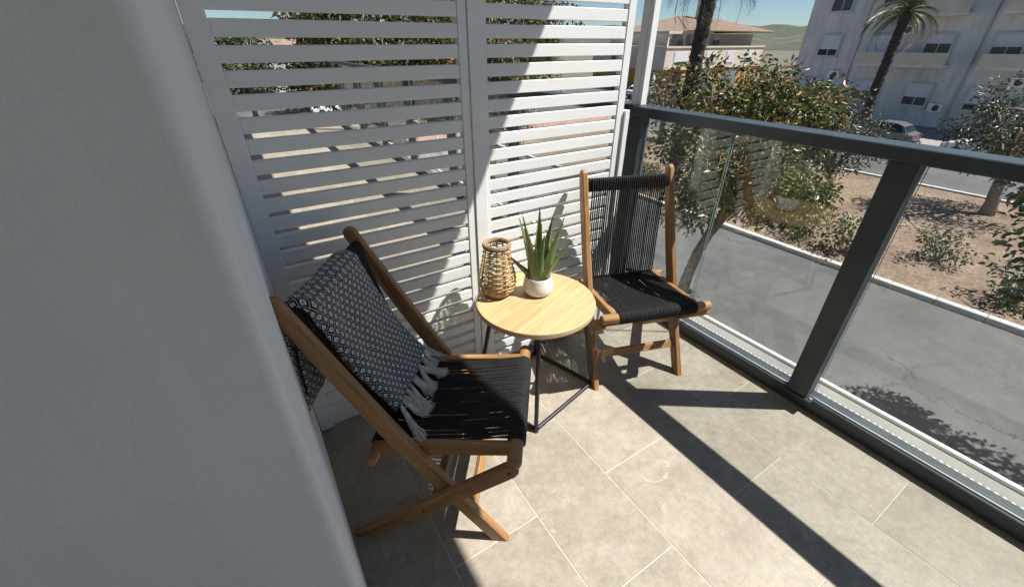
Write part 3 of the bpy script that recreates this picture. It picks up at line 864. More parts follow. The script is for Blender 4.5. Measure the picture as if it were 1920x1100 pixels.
# ------------------------------------------------------------------ rattan lantern with a candle
LC = Vector((0.712, 1.238))
ln = empty('rattan_lantern', (LC.x, LC.y, TZ)); tag(ln, 'woven rattan lantern with a ringed rim standing on the side table', 'lantern')
def lrad(z):
    pts = [(0.0, 0.046), (0.012, 0.055), (0.03, 0.065), (0.055, 0.0705), (0.08, 0.069), (0.12, 0.060), (0.16, 0.0515), (0.20, 0.0465), (0.215, 0.0465)]
    for (a, ra), (b, rb) in zip(pts, pts[1:]):
        if z <= b: u = (z - a) / (b - a); return ra + (rb - ra) * (u * u * (3 - 2 * u) * 0.4 + u * 0.6)
    return pts[-1][1]
rnd = random.Random(9)
NR = 12
m = MB()
for k in range(NR):
    a = 2 * math.pi * k / NR
    for da in (-0.020, 0.020):
        m.tube([(math.cos(a + da) * lrad(zz), math.sin(a + da) * lrad(zz), zz) for zz in [i * 0.0207 for i in range(11)]], 0.0017, 5)
m.build('ribs', 'rattan', ln, smooth=True, kind='stuff')
m = MB(); zz = 0.016; h = 0
while zz < 0.196:
    step = 0.0092 if zz > 0.05 else 0.0072
    pts = []
    for k in range(NR * 4):
        a = 2 * math.pi * k / (NR * 4); r_ = lrad(zz) + 0.0034 * math.cos(a * NR / 2 + (math.pi if h % 2 else 0)); pts.append((math.cos(a) * r_, math.sin(a) * r_, zz + rnd.uniform(-0.0006, 0.0006)))
    m.tube(pts, 0.0021, 6, closed=True); zz += step; h += 1
m.build('weave', 'rattan', ln, smooth=True, kind='stuff')
m = MB()
for (r_, z_, q) in ((0.0475, 0.199, 0.0026), (0.0510, 0.2035, 0.0028), (0.0520, 0.2085, 0.0028), (0.0500, 0.2130, 0.0028), (0.0460, 0.2150, 0.0028), (0.0425, 0.2120, 0.0026), (0.0415, 0.2075, 0.0026), (0.0425, 0.2030, 0.0026)):
    m.tube([(math.cos(a * math.pi / 24) * r_, math.sin(a * math.pi / 24) * r_, z_ + 0.0005 * math.sin(a * 1.7)) for a in range(48)], q, 6, closed=True)
m.build('rim', 'rattan_dark', ln, smooth=True)
m = MB()
for (r_, z_) in ((0.046, 0.0035), (0.0500, 0.0078), (0.0535, 0.0120), (0.041, 0.003), (0.035, 0.003)):
    m.tube([(math.cos(a * math.pi / 24) * r_, math.sin(a * math.pi / 24) * r_, z_) for a in range(48)], 0.0028, 6, closed=True)
m.lathe([(0.048, 0.003), (0.048, 0.006)], 40)
m.build('base', 'rattan', ln, smooth=True, angle=50)
m = MB(); m.lathe([(0.036, 0.0065), (0.036, 0.150), (0.0345, 0.150), (0.0345, 0.0085)], 40, cap0=True, cap1=True); m.build('glass_cylinder', 'clear_glass', ln, smooth=True, angle=40)
cd = empty('candle', (LC.x, LC.y, TZ + 0.0088)); tag(cd, 'cream pillar candle inside the rattan lantern', 'candle')
m = MB(); m.lathe([(0.0285, 0.0), (0.029, 0.002), (0.029, 0.083), (0.0275, 0.087), (0.020, 0.084), (0.002, 0.082)], 36); m.build('wax', 'candle_wax', cd, smooth=True, angle=50)
m = MB(); m.tube([(0, 0, 0.081), (0.001, 0, 0.088), (0.003, 0.001, 0.093)], 0.0011, 6); m.build('wick', 'wick', cd)

# ------------------------------------------------------------------ aloe in white pot
PC = Vector((0.850, 1.158))
pot = empty('plant_pot', (PC.x, PC.y, TZ)); tag(pot, 'small white ceramic pot holding the aloe on the side table', 'plant pot')
m = MB()
m.lathe([(0.036, 0.0), (0.044, 0.001), (0.052, 0.007), (0.0575, 0.018), (0.0590, 0.030), (0.0570, 0.050), (0.0525, 0.070), (0.0515, 0.0755), (0.0500, 0.0770), (0.0482, 0.0755), (0.0478, 0.066), (0.020, 0.0655)], 56)
m.build('pot_body', 'white_ceramic', pot, smooth=True, angle=60)
m = MB(); rnd = random.Random(5)
for i in range(260):
    a = rnd.uniform(0, 6.283); r_ = 0.046 * math.sqrt(rnd.random()); s_ = rnd.uniform(0.0016, 0.0032)
    bmv = []; c = Vector((math.cos(a) * r_, math.sin(a) * r_, 0.0668 + rnd.uniform(0, 0.002)))
    e = [Vector((s_ * rnd.uniform(.7, 1.2), 0, 0)), Vector((0, s_ * rnd.uniform(.7, 1.2), 0)), Vector((0, 0, s_ * rnd.uniform(.6, 1)))]
    q = Matrix.Rotation(rnd.uniform(0, 3), 3, 'Z') @ Matrix.Rotation(rnd.uniform(0, 1), 3, 'X')
    vs = [c + q @ (e[0]), c - q @ (e[0]), c + q @ e[1], c - q @ e[1], c + q @ e[2], c - q @ e[2]]
    m.add(vs, [(0, 2, 4), (2, 1, 4), (1, 3, 4), (3, 0, 4), (2, 0, 5), (1, 2, 5), (3, 1, 5), (0, 3, 5)])
m.build('white_grit', 'gravel_white', pot, kind='stuff')
# stamped mark near the rim, facing the railing side
m = MB()
for (u0, u1, z0, z1) in ((0.00, 0.022, 0.054, 0.066), (0.034, 0.056, 0.054, 0.061), (0.072, 0.094, 0.056, 0.066)):
    vs = []
    a0 = R(-78)
    for zz in (z0, z1):
        rr_ = lrad  # keep names simple
        rad = (0.0570 + (0.0525 - 0.0570) * (zz - 0.05) / 0.02) + 0.0004
        for u in (u0, u1): vs.append((math.cos(a0 + u) * rad, math.sin(a0 + u) * rad, zz))
    m.add(vs, [(0, 1, 3, 2)])
m.build('stamp', 'potting_mark', pot)
al = empty('aloe_plant', (PC.x, PC.y, TZ + 0.060)); tag(al, 'spiky green aloe plant growing in the white pot', 'plant')
def aloe_leaf(az, length, lean, width, curve, r0=0.010):
    m = MB(); n = 14; d = Vector((math.cos(az), math.sin(az), 0)); side = Vector((-math.sin(az), math.cos(az), 0))
    p = d * r0; ang = lean; vs = []; gs = []; step = length / n
    for i in range(n + 1):
        u = i / n; tdir = d * math.sin(ang) + Vector((0, 0, 1)) * math.cos(ang); nr = side.cross(tdir).normalized()
        if nr.dot(d) > 0: nr = -nr          # inner (upper) side
        w = 1.5 * width * (1 - u ** 1.35) * (0.88 + 0.12 * math.cos(u * 2)) + 0.0006
        th_ = w * (0.55 - 0.2 * u)
        tooth = 0.0014 if (i % 2 and 0 < i < n) else 0.0
        sec = [(-w / 2 - tooth, 0.22 * w), (-w * 0.24, 0.02 * w), (w * 0.0, -0.04 * w), (w * 0.24, 0.02 * w), (w / 2 + tooth, 0.22 * w), (w * 0.30, -th_ * 0.62), (0, -th_), (-w * 0.30, -th_ * 0.62)]
        for (a, b) in sec: vs.append(p + side * a + nr * b); gs.append((u, a * 8 + az, b))
        p = p + tdir * step; ang += curve / n
    fs = []
    for i in range(n):
        for k in range(8):
            a = i * 8 + k; b = i * 8 + (k + 1) % 8; fs.append((a, a + 8, b + 8, b))
    fs.append(tuple(range(8))); fs.append(tuple(n * 8 + k for k in range(7, -1, -1)))
    m.add(vs, fs, gs); m.build('leaf', 'aloe', al, smooth=True, angle=75)
# azimuths: camera right is about -32 deg
RT = R(-32.2)
for (da, L_, lean, w_, cv) in (
    (180, 0.285, 0.16, 0.034, 0.10), (178, 0.175, 0.86, 0.021, -0.10), (0, 0.290, 0.30, 0.030, -0.02), (5, 0.215, 0.62, 0.022, 0.02),
    (100, 0.290, 0.06, 0.034, -0.10), (150, 0.255, 0.30, 0.030, 0.05), (40, 0.265, 0.22, 0.032, 0.02), (-70, 0.205, 0.10, 0.040, 0.14),
    (-25, 0.255, 0.30, 0.040, 0.0), (-120, 0.165, 0.12, 0.036, 0.10), (75, 0.22, 0.04, 0.020, 0.12), (-45, 0.120, 0.62, 0.030, -0.1), (120, 0.20, 0.40, 0.026, 0.1), (215, 0.22, 0.22, 0.032, 0.05)):
    aloe_leaf(RT + R(da), L_, lean, w_, cv)

# ------------------------------------------------------------------ street level
def sheet(name, mat, x0, x1, y0, y1, z, kind='structure'):
    m = MB(); m.add([(x0, y0, z), (x1, y0, z), (x1, y1, z), (x0, y1, z)], [(0, 1, 2, 3)]); return tag(m.build(name, mat), kind=kind)
sheet('ground', 'earth', -3000, 3000, -3000, 3000, G - 0.05)
sheet('road', 'asphalt', -30, 14.4, -80, 28.4, G)
sheet('road', 'asphalt', -40, 49, 31.6, 63.0, G)
sheet('pavement', 'concrete', -30, 13.0, 23.4, 25.4, G + 0.012)
m = MB()
for x in range(-10, 70):
    for y in range(3):
        m.box((x * 0.995, 28.45 + y * 1.02, G - 0.05), (x * 0.995 + 0.985, 28.45 + y * 1.02 + 1.01, G + 0.12))
tag(m.build('pink_pavement', 'pink_paver'), kind='structure')
m = MB()
for k in range(0, 30): m.box((14.63 + k * 2.0, 28.1, G - 0.05), (14.63 + k * 2.0 + 1.985, 28.3, G + 0.14), ch=0.015)
tag(m.build('kerb', 'kerb_stone'), kind='structure')
m = MB(); m.box((14.42, -70, G - 0.06), (14.60, 28.05, G + 0.10)); kb = m.build('kerb', 'concrete'); tag(kb, kind='structure')
m = MB(); m.box((0, 0, 0), (0.22, 0.985, 0.19), ch=0.015); ks = m.mesh('kerb_stone', 'kerb_stone')
rk = random.Random(2)
for k in range(-12, 28): inst('kerb_stone', ks, kb, (14.4 + rk.uniform(-.006, .006), k * 1.0, G - 0.05 + rk.uniform(-.005, .005)))
sheet('planting_bed', 'bed_gravel', 14.63, 26.9, -80, 28.08, G + 0.06)
sheet('road', 'asphalt', 27.1, 38.0, -80, 28.05, G)
sheet('pavement', 'concrete', 38.2, 60.0, -80, 28.05, G + 0.10)
m = MB()
for k in range(-30, 14): m.box((26.9, k * 2.0, G - 0.05), (27.1, k * 2.0 + 1.985, G + 0.14)); m.box((38.0, k * 2.0, G - 0.05), (38.2, k * 2.0 + 1.985, G + 0.14))
tag(m.build('kerb', 'kerb_stone'), kind='structure')

# ------------------------------------------------------------------ trees
LEAF_SETS = {
    'ficus': [((0.060, 0.090, 0.020), 4), ((0.100, 0.130, 0.030), 4), ((0.19, 0.20, 0.055), 2.6), ((0.22, 0.125, 0.045), 2.6), ((0.34, 0.235, 0.11), 2.0), ((0.030, 0.050, 0.018), 3)],
    'green': [((0.040, 0.070, 0.022), 5), ((0.060, 0.095, 0.028), 4), ((0.085, 0.12, 0.04), 2), ((0.028, 0.048, 0.016), 3)],
    'olive': [((0.075, 0.095, 0.060), 4), ((0.055, 0.075, 0.045), 4), ((0.11, 0.125, 0.085), 2)],
}
def crown_mesh(rnd, clumps, per, leaf, palette, spread=0.42):
    pal, wts = zip(*LEAF_SETS[palette])
    m = MB(); cols = []
    for (c, cr) in clumps:
        tint = rnd.uniform(0.8, 1.2)
        for i in range(int(per * (cr / spread) ** 2)):
            d = Vector((rnd.gauss(0, 1), rnd.gauss(0, 1), rnd.gauss(0, 1)))
            d = d.normalized() * (rnd.random() ** 0.45) * cr
            d.z *= 0.85
            p = c + d
            L = leaf * rnd.uniform(0.65, 1.25); W = L * rnd.uniform(0.40, 0.55)
            out = (d.normalized() * 0.7 + Vector((rnd.uniform(-1, 1), rnd.uniform(-1, 1), rnd.uniform(-0.9, 0.5)))).normalized()
            up = Vector((rnd.uniform(-1, 1), rnd.uniform(-1, 1), rnd.uniform(0.0, 1.6)))
            s = out.cross(up)
            if s.length < 1e-3: continue
            s.normalize(); n = s.cross(out)
            fold = n * (W * 0.18); tip = p + out * L - n * L * rnd.uniform(0, 0.25)
            vs = [p, p + out * L * 0.35 + s * W / 2 + fold, p + out * L * 0.75 + s * W * 0.34 + fold * 0.6 - n * L * 0.05, tip, p + out * L * 0.75 - s * W * 0.34 + fold * 0.6 - n * L * 0.05, p + out * L * 0.35 - s * W / 2 + fold]
            m.add(vs, [(0, 1, 2, 3), (0, 3, 4, 5)])
            cbase = rnd.choices(pal, wts)[0]; k = tint * rnd.uniform(0.8, 1.25)
            cols += [(cbase[0] * k, cbase[1] * k, cbase[2] * k, 1.0)] * 6
    me = m.mesh('crown', 'leaf')
    at = me.color_attributes.new('leaf_col', 'FLOAT_COLOR', 'POINT')
    at.data.foreach_set('color', [x for c in cols for x in c])
    return me
def make_tree(label, loc, trunk_h, crown_r, crown_h, seed, trunk_r=0.15, n_clumps=60, per=130, leaf=0.11, palette='ficus', lean=(0.3, 0.1), group=None, name='street_tree', clump=0.48):
    rnd = random.Random(seed); root = empty(name, loc); tag(root, label, 'tree', group)
    top = Vector((lean[0], lean[1], trunk_h))
    pts = [Vector((0, 0, -0.1)), Vector((lean[0] * 0.15, lean[1] * 0.1, trunk_h * 0.3)), Vector((lean[0] * 0.55 - 0.04, lean[1] * 0.6 + 0.03, trunk_h * 0.68)), top]
    m = MB(); m.tube(pts, [trunk_r * 1.25, trunk_r, trunk_r * 0.88, trunk_r * 0.8], 10)
    cc = top + Vector((lean[0] * 0.3, lean[1] * 0.3, crown_h * 0.5)); clumps = []
    tries = 0
    while len(clumps) < n_clumps and tries < 4000:
        tries += 1
        d = Vector((rnd.uniform(-1, 1), rnd.uniform(-1, 1), rnd.uniform(-1, 1)))
        if d.length > 1 or d.length < 0.35: continue
        bulge = 1 + 0.30 * mnoise.noise(d * 1.8 + Vector((seed * 3.1, 0, 0)))
        c = cc + Vector((d.x * crown_r * bulge, d.y * crown_r * bulge, d.z * crown_h * 0.5 * bulge))
        clumps.append((c, clump * rnd.uniform(0.7, 1.25)))
    mains = []
    for k in range(5):
        a = k * 1.257 + rnd.uniform(-0.4, 0.4); e = cc + Vector((math.cos(a) * crown_r * 0.45, math.sin(a) * crown_r * 0.45, rnd.uniform(-0.1, 0.25) * crown_h))
        mid = top.lerp(e, 0.5) + Vector((0, 0, -0.12 * crown_h * 0.3))
        m.tube([top - Vector((0, 0, 0.12)), mid, e], [trunk_r * 0.62, trunk_r * 0.42, trunk_r * 0.2], 7); mains.append((mid, e))
    m.build('trunk', 'bark', root, smooth=True)
    tw = MB()
    for (c, cr) in clumps:
        b = min((p for pr in mains for p in pr), key=lambda q: (q - c).length)
        md = b.lerp(c, 0.55) + Vector((rnd.uniform(-.1, .1), rnd.uniform(-.1, .1), rnd.uniform(-.05, .15)))
        tw.tube([b, md, c], [trunk_r * 0.18, trunk_r * 0.12, trunk_r * 0.05], 5)
    tw.build('branches', 'bark', root, smooth=True)
    inst('crown', crown_mesh(rnd, clumps, per, leaf, palette, clump), root)
    return root
T1 = make_tree('street tree with green and rust-brown leaves right outside the glass railing', (9.0, 5.75, G), 2.0, 1.95, 3.7, 21, 0.135, 92, 190, 0.122, 'ficus', (0.30, -0.22), 'street trees along the kerb')
T2 = make_tree('broad street tree with green and brown leaves behind the left half of the slatted screen', (4.1, 13.2, G), 3.3, 2.6, 5.2, 33, 0.18, 150, 180, 0.125, 'ficus', (0.1, 0.1), 'street trees along the kerb')
T3 = make_tree('street tree with pale-edged leaves behind the upright joining the two screen panels', (7.3, 13.0, G), 3.2, 2.3, 5.0, 47, 0.17, 125, 180, 0.125, 'ficus', (0.2, 0.0), 'street trees along the kerb')
T4 = copy_tree(T1); T4.location = (9.4, -1.6, G); T4.rotation_euler = (0, 0, 2.1); T4['label'] = 'leafy street tree growing past the railing post, in front of the low shrubs'
rnd = random.Random(77)
far = make_tree('dark green tree standing beyond the pink pavement', (8, 47, G), 1.8, 3.0, 4.2, 60, 0.2, 70, 60, 0.26, 'green', (0.1, 0.1), 'trees beyond the pink pavement', 'park_tree', 0.8)
for i, (x, y, s) in enumerate(((14, 50, 1.0), (20, 47, .9), (27, 49, .85), (33, 52, .9), (39, 56, .9), (2, 44, 1.1), (-4, 50, 1.2), (24, 58, 1.0), (45, 62, .9))):
    c = copy_tree(far); c.location = (x, y, G); c.rotation_euler = (0, 0, rnd.uniform(0, 6)); c.scale = (s, s, s * rnd.uniform(.9, 1.1))
oli = make_tree('grey-green olive tree in the gravel bed in front of the cream building', (24.6, 20, G), 1.5, 2.0, 2.7, 71, 0.2, 55, 70, 0.15, 'olive', (0.2, 0.1), 'olive trees in the gravel bed', 'olive_tree', 0.6)
for (x, y, s, lb) in ((25.2, 11.0, 1.0, 'grey-green olive tree in the gravel bed in front of the white apartment block'), (20.5, 7.6, .85, 'small olive tree in the gravel bed close to the low shrubs'), (24.4, 3.4, 1.1, 'largest olive tree in the gravel bed, beside the parked cars')):
    c = copy_tree(oli); c['label'] = lb; c.location = (x, y, G); c.rotation_euler = (0, 0, rnd.uniform(0, 6)); c.scale = (s, s, s)
# low shrubs in the bed
def shrub(loc, r_, h_, seed, label, palette='green'):
    rr = random.Random(seed); root = empty('shrub', loc); tag(root, label, 'shrub', 'low shrubs in the gravel bed')
    cl = [(Vector((rr.uniform(-1, 1) * r_ * .6, rr.uniform(-1, 1) * r_ * .6, rr.uniform(0.25, 0.8) * h_)), r_ * 0.45) for _ in range(9)]
    inst('foliage', crown_mesh(rr, cl, 70, 0.12, palette, 0.4), root)
    m = MB()
    for (c, q) in cl: m.tube([(0, 0, -0.05), c * 0.5, c], [0.025, 0.018, 0.008], 5)
    m.build('stems', 'bark', root); return root
sh0 = shrub((16.2, 13.2, G + .06), .8, 1.0, 5, 'low leafy shrub planted in the gravel bed along the kerb')
for i in range(13):
    c = copy_tree(sh0); c.location = (16.0 + rnd.uniform(-.5, 1.5), 14.9 - i * 1.75 + rnd.uniform(-.4, .4), G + .06); c.rotation_euler = (0, 0, rnd.uniform(0, 6)); s = rnd.uniform(.7, 1.25); c.scale = (s, s, s)

# palm with a dark shaggy trunk
def make_palm(loc, h, label, seed):
    rr = random.Random(seed); root = empty('palm_tree', loc); tag(root, label, 'palm tree', 'palms in the gravel bed')
    m = MB(); n = 40; pts = []; rs = []
    for i in range(n + 1):
        u = i / n; pts.append((0.15 * math.sin(u * 1.5), 0.05 * math.sin(u * 3), u * h)); rs.append(0.30 * (1 - 0.12 * u) + (0.03 if i % 2 else 0.0) + (0.10 * max(0, u - 0.85) / 0.15))
    m.tube(pts, rs, 14)
    for i in range(260):            # old leaf bases
        u = rr.uniform(0.05, 1.0); a = rr.uniform(0, 6.283); r_ = 0.29 * (1 - 0.12 * u); c = Vector((0.15 * math.sin(u * 1.5), 0.05 * math.sin(u * 3), u * h))
        d = Vector((math.cos(a), math.sin(a), 0)); s = Vector((-d.y, d.x, 0))
        b = c + d * r_; m.add([b - s * .06, b + s * .06, b + d * .09 + Vector((0, 0, .16)) + s * .02, b + d * .09 + Vector((0, 0, .16)) - s * .02], [(0, 1, 2, 3)])
    m.build('trunk', 'palm_bark', root)
    top = Vector(pts[-1])
    pal = [(0.045, 0.065, 0.025), (0.07, 0.09, 0.035), (0.15, 0.11, 0.055)]
    for k in range(34):
        f = MB(); a = k * 2.4 + rr.uniform(-.2, .2); el = rr.uniform(-0.7, 1.25); L = rr.uniform(2.2, 3.0); d = Vector((math.cos(a), math.sin(a), 0)); cur = top.copy(); ang = el; spine = [cur.copy()]
        for i in range(14): cur = cur + (d * math.cos(ang) + Vector((0, 0, math.sin(ang)))) * (L / 14); ang -= 0.12; spine.append(cur.copy())
        f.tube(spine, [0.03 * (1 - i / 16) for i in range(15)], 4)
        s = Vector((-d.y, d.x, 0))
        for i in range(2, 15):
            for q in range(2):
                for sg in (-1, 1):
                    p = spine[i] - (spine[i] - spine[i - 1]) * 0.5 * q; ll = 0.62 * math.sin(math.pi * (i / 15.5)) + 0.12
                    dirv = (spine[i] - spine[i - 1]).normalized() * 0.55 + s * sg * 0.8 + Vector((0, 0, rr.uniform(-.45, -.1))); e = p + dirv.normalized() * ll
                    wv_ = Vector((0, 0, 0.022)) + (spine[i] - spine[i - 1]).normalized() * 0.02
                    f.add([p - wv_, p + wv_, e], [(0, 1, 2)])
        fo = f.build('frond', 'leaf', root); col = pal[2] if el < -0.35 else pal[k % 2]
        at = fo.data.color_attributes.new('leaf_col', 'FLOAT_COLOR', 'POINT'); at.data.foreach_set('color', list((*col, 1.0)) * len(fo.data.vertices))
    return root
make_palm((17.6, 13.2, G), 8.6, 'tall palm with a dark shaggy trunk in front of the cream building', 3)
P2 = make_palm((40.5, 14.5, G), 7.6, 'smaller palm standing near the white apartment block', 8)

# ------------------------------------------------------------------ buildings
def zpix(ypx, D): return CAM_H - (ypx - 78) * D / 1042.0
def bx(root, name, mat, a, b, ch=0.0):
    m = MB(); m.box(a, b, ch=ch); return m.build(name, mat, root)
def window(root, face, u, z0, w, h, shut=0.5, sill=True):
    """window on a wall in the plane y=face (facing -Y): recessed pane, frame, roller shutter"""
    fr = MB(); fr.box((u - w/2 - .08, face - .05, z0 - .06), (u + w/2 + .08, face - .002, z0)); fr.box((u - w/2 - .08, face - .05, z0 + h), (u + w/2 + .08, face - .002, z0 + h + .08)); fr.box((u - w/2 - .08, face - .05, z0 + .001), (u - w/2, face - .002, z0 + h - .001)); fr.box((u + w/2, face - .05, z0 + .001), (u + w/2 + .08, face - .002, z0 + h - .001))
    fr.box((u - .03, face - .045, z0 + .001), (u + .03, face - .002, z0 + h - .001))
    f = fr.build('window', 'stucco_white', root)
    m = MB(); m.box((u - w/2, face - .02, z0), (u + w/2, face - .003, z0 + h)); m.build('pane', 'window_dark', f)
    if shut > 0:
        m = MB(); zz = z0 + h
        while zz > z0 + h * (1 - shut): m.box((u - w/2 + .01, face - .06, zz - .075), (u + w/2 - .01, face - .052, zz - .004)); zz -= .08
        m.build('shutter', 'shutter_white', f)
D = 66.0
BX, BY = D * math.sin(R(49.9)), D * math.cos(R(49.9))
bl = empty('cream_house', (BX, BY, G)); tag(bl, 'cream house with ochre ground floor, roof terrace posts and tiled roof', 'building')
z1 = zpix(130, D) - G; z2 = zpix(90, D) - G; z3 = zpix(65, D) - G
bx(bl, 'ground_floor', 'stucco_ochre', (0.25, 0.25, 0), (22, 14, z1))
bx(bl, 'upper_wall', 'stucco_cream', (0, 0, z1 + .004), (22, 14, z2))
bx(bl, 'cornice', 'stucco_cream', (-0.12, -0.12, z2 + .003), (22.1, 14.1, z2 + .22))
bx(bl, 'penthouse', 'stucco_cream', (3.3, 2.2, z2 + .225), (22, 14, z3 + .1))
for (x, y) in ((0.1, 0.1), (0.1, 3.2), (3.2, 0.1), (8.2, .1)):
    bx(bl, 'terrace_post', 'stucco_white', (x, y, z2 + .225), (x + .26, y + .26, z3))
bx(bl, 'terrace_beam', 'stucco_cream', (-0.05, -0.05, z3 + .001), (9.0, .5, z3 + .32))
bx(bl, 'terrace_beam', 'stucco_cream', (-0.05, .502, z3 + .001), (.5, 9, z3 + .32))
par = MB()
for k in range(22): par.box((.45 + k * .13, 0.05, z2 + .225), (.49 + k * .13, .09, z2 + .95))
par.box((.4, .03, z2 + .951), (3.2, .11, z2 + 1.0)); par.build('terrace_railing', 'dark_railing', bl)
rf = MB(); rz = z3 + .33
rf.add([(2.6, -.7, rz), (23, -.7, rz), (23, 14.6, rz), (2.6, 14.6, rz), (9.5, 7, rz + 2.0), (17, 7, rz + 2.0)], [(0, 1, 5, 4), (1, 2, 5), (2, 3, 4, 5), (3, 0, 4), (3, 2, 1, 0)])
for k in range(70):     # tile courses running down the front slope
    u = 2.9 + k * 0.285; 
    t_ = 0.0; ex = min(max((u - 2.6) / 6.9, 0.02), 1.0) if u < 9.5 else (1.0 if u < 17 else max(0.02, (23 - u) / 6))
    rf.tube([(u, -.72, rz + .03), (u, -.7 + 7.7 * ex, rz + 2.0 * ex + .03)], .075, 5)
roof = rf.build('roof', 'roof_tile', bl)
m = MB(); m.box((12, 5, rz + 1.5), (12.8, 5.8, rz + 4.3)); m.box((11.9, 4.9, rz + 4.31), (12.9, 5.9, rz + 4.45)); m.build('chimney', 'stucco_cream', roof)
window(bl, 0, 3.1, z1 + .55, 2.6, 1.45, .72); window(bl, 0, 9.3, z1 + .55, 1.7, 1.45, .4); window(bl, 0, 14, z1 + .55, 1.7, 1.45, .9); window(bl, 0, 18.6, z1 + .55, 1.7, 1.45, .5)
window(bl, 2.2, 5.0, z2 + .3, 1.1, 1.25, .6); window(bl, 2.2, 7.6, z2 + .3, 1.1, 1.25, .8); window(bl, 2.2, 13, z2 + .3, 1.6, 1.25, .5)
bal = bx(bl, 'balcony', 'stucco_cream', (1.2, -1.1, z1 + .05), (5.6, -.003, z1 + .22))
m = MB()
for k in range(34): m.box((1.25 + k * .127, -1.08, z1 + .221), (1.28 + k * .127, -1.05, z1 + .95))
m.box((1.22, -1.1, z1 + .951), (5.55, -1.03, z1 + 1.0)); m.build('balcony_railing', 'dark_railing', bal)
dr = bx(bl, 'door', 'window_dark', (2.4, .20, .02), (3.8, .247, 2.3)); bx(dr, 'door_panel', 'galvanised', (2.55, .17, .05), (3.65, .197, 1.2))
bx(bl, 'garage_door', 'galvanised', (7.5, .19, .02), (11, .247, 2.4)); bx(bl, 'garage_door', 'galvanised', (13.5, .19, .02), (17, .247, 2.4))
for y in (4.0, 9.0): bx(bl, 'window', 'window_dark', (-.04, y, z1 + .7), (-.003, y + .9, z1 + 2.0))
# white apartment block further along
wb = empty('white_block', (47, 4, G)); tag(wb, 'white apartment block with stacked balconies beside the cream house', 'building')
bx(wb, 'wall', 'stucco_white', (0, 0, 0), (16, 20, 10.5)); bx(wb, 'parapet', 'stucco_white', (-.15, -.15, 10.502), (16.1, 20.1, 11.1))
for fl in range(3):
    zb = 0.6 + fl * 3.3
    for k in range(5):
        y = 1.6 + k * 3.8
        f = MB(); f.box((-.22, y - .14, zb + .80), (-.002, y + 1.64, zb + .97)); f.box((-.18, y - .12, zb + 2.43), (-.002, y + 1.62, zb + 2.56)); f.box((-.18, y - .12, zb + .971), (-.002, y - .001, zb + 2.429)); f.box((-.18, y + 1.501, zb + .971), (-.002, y + 1.62, zb + 2.429)); f.box((-.075, y + .72, zb + .971), (-.062, y + .78, zb + 2.429)); w_ = f.build('window', 'stucco_grey', wb)
        m = MB(); m.box((-.061, y, zb + .972), (-.004, y + 1.5, zb + 2.428)); m.build('pane', 'window_dark', w_)
        m = MB()
        for q in range(int(5 + (k * 7 + fl * 5) % 9)): m.box((-.115, y, zb + 2.34 - q * .09), (-.091, y + 1.5, zb + 2.42 - q * .09))
        m.build('shutter', 'shutter_white', w_)
    if fl:
        for y0 in (1.0, 8.8):
            b_ = bx(wb, 'balcony', 'stucco_white', (-1.2, y0, zb + .3), (-.003, y0 + 6, zb + .5))
            m = MB(); m.box((-1.2, y0, zb + .501), (-1.1, y0 + 6, zb + 1.3)); m.build('balcony_parapet', 'stucco_cream', b_)
for y in (0.5, 7.6, 15.3): 
    m = MB(); m.tube([(-.09, y, 0), (-.09, y, 10.5)], .055, 8); m.build('downpipe', 'galvanised', wb)
for (y, zz) in ((4.3, 3.2), (11.8, 6.4), (15.9, 3.1), (8.0, 1.2)):
    m = MB(); m.box((-.42, y, zz), (-.003, y + .85, zz + .6), ch=.02); a_ = m.build('air_conditioner', 'white_trim', wb)
    m = MB(); m.tube([(-.425, y + .33, zz + .3), (-.421, y + .33, zz + .3)], .22, 18); m.build('fan_grille', 'dark_railing', a_)
# distant low houses behind the screen
hs = [(6, 66, 9, 8, 4.6, 'stucco_white', 'low white house far beyond the pink pavement'), (20, 70, 11, 8, 4.4, 'stucco_cream', 'low cream house with a tiled roof far beyond the pink pavement'), (36, 74, 10, 9, 4.6, 'stucco_grey', 'low grey house with a tiled roof far beyond the trees')]
for (x, y, w, d_, h_, mt, lb) in hs:
    o = empty('low_house', (x, y, G)); tag(o, lb, 'building')
    bx(o, 'wall', mt, (0, 0, 0), (w, d_, h_))
    m = MB(); m.add([(-.4, -.4, h_ + .01), (w + .4, -.4, h_ + .01), (w + .4, d_ + .4, h_ + .01), (-.4, d_ + .4, h_ + .01), (-.4, d_ / 2, h_ + 1.6), (w + .4, d_ / 2, h_ + 1.6)], [(0, 1, 5, 4), (2, 3, 4, 5), (1, 2, 5), (3, 0, 4), (3, 2, 1, 0)]); m.build('roof', 'roof_tile', o)
    for k in range(3): window(o, 0, w * (k + .5) / 3, 1.0, 1.2, 1.3, .3 * k)

# hills on the horizon
m = MB(); n = 160; rows = 7
for j in range(rows):
    for i in range(n + 1):
        a = R(-40) + R(200) * i / n; r_ = 420 + j * 130
        hgt = (0 if j == 0 else (6 + j * 7) * (0.55 + 0.75 * mnoise.noise(Vector((math.cos(a) * 4 + j * .7, math.sin(a) * 4, 1.5))) + 0.35 * mnoise.noise(Vector((math.cos(a) * 17, math.sin(a) * 17, j * .8)))))
        if j == rows - 1: hgt = -4
        m.v.append((math.sin(a) * r_, math.cos(a) * r_, G + max(-4, hgt))); m.g.append((0, 0, 0))
for j in range(rows - 1):
    for i in range(n):
        a = j * (n + 1) + i; m.f.append((a, a + 1, a + n + 2, a + n + 1)); m.mi.append(0)
tag(m.build('hills', 'hill_scrub', smooth=True), kind='structure')

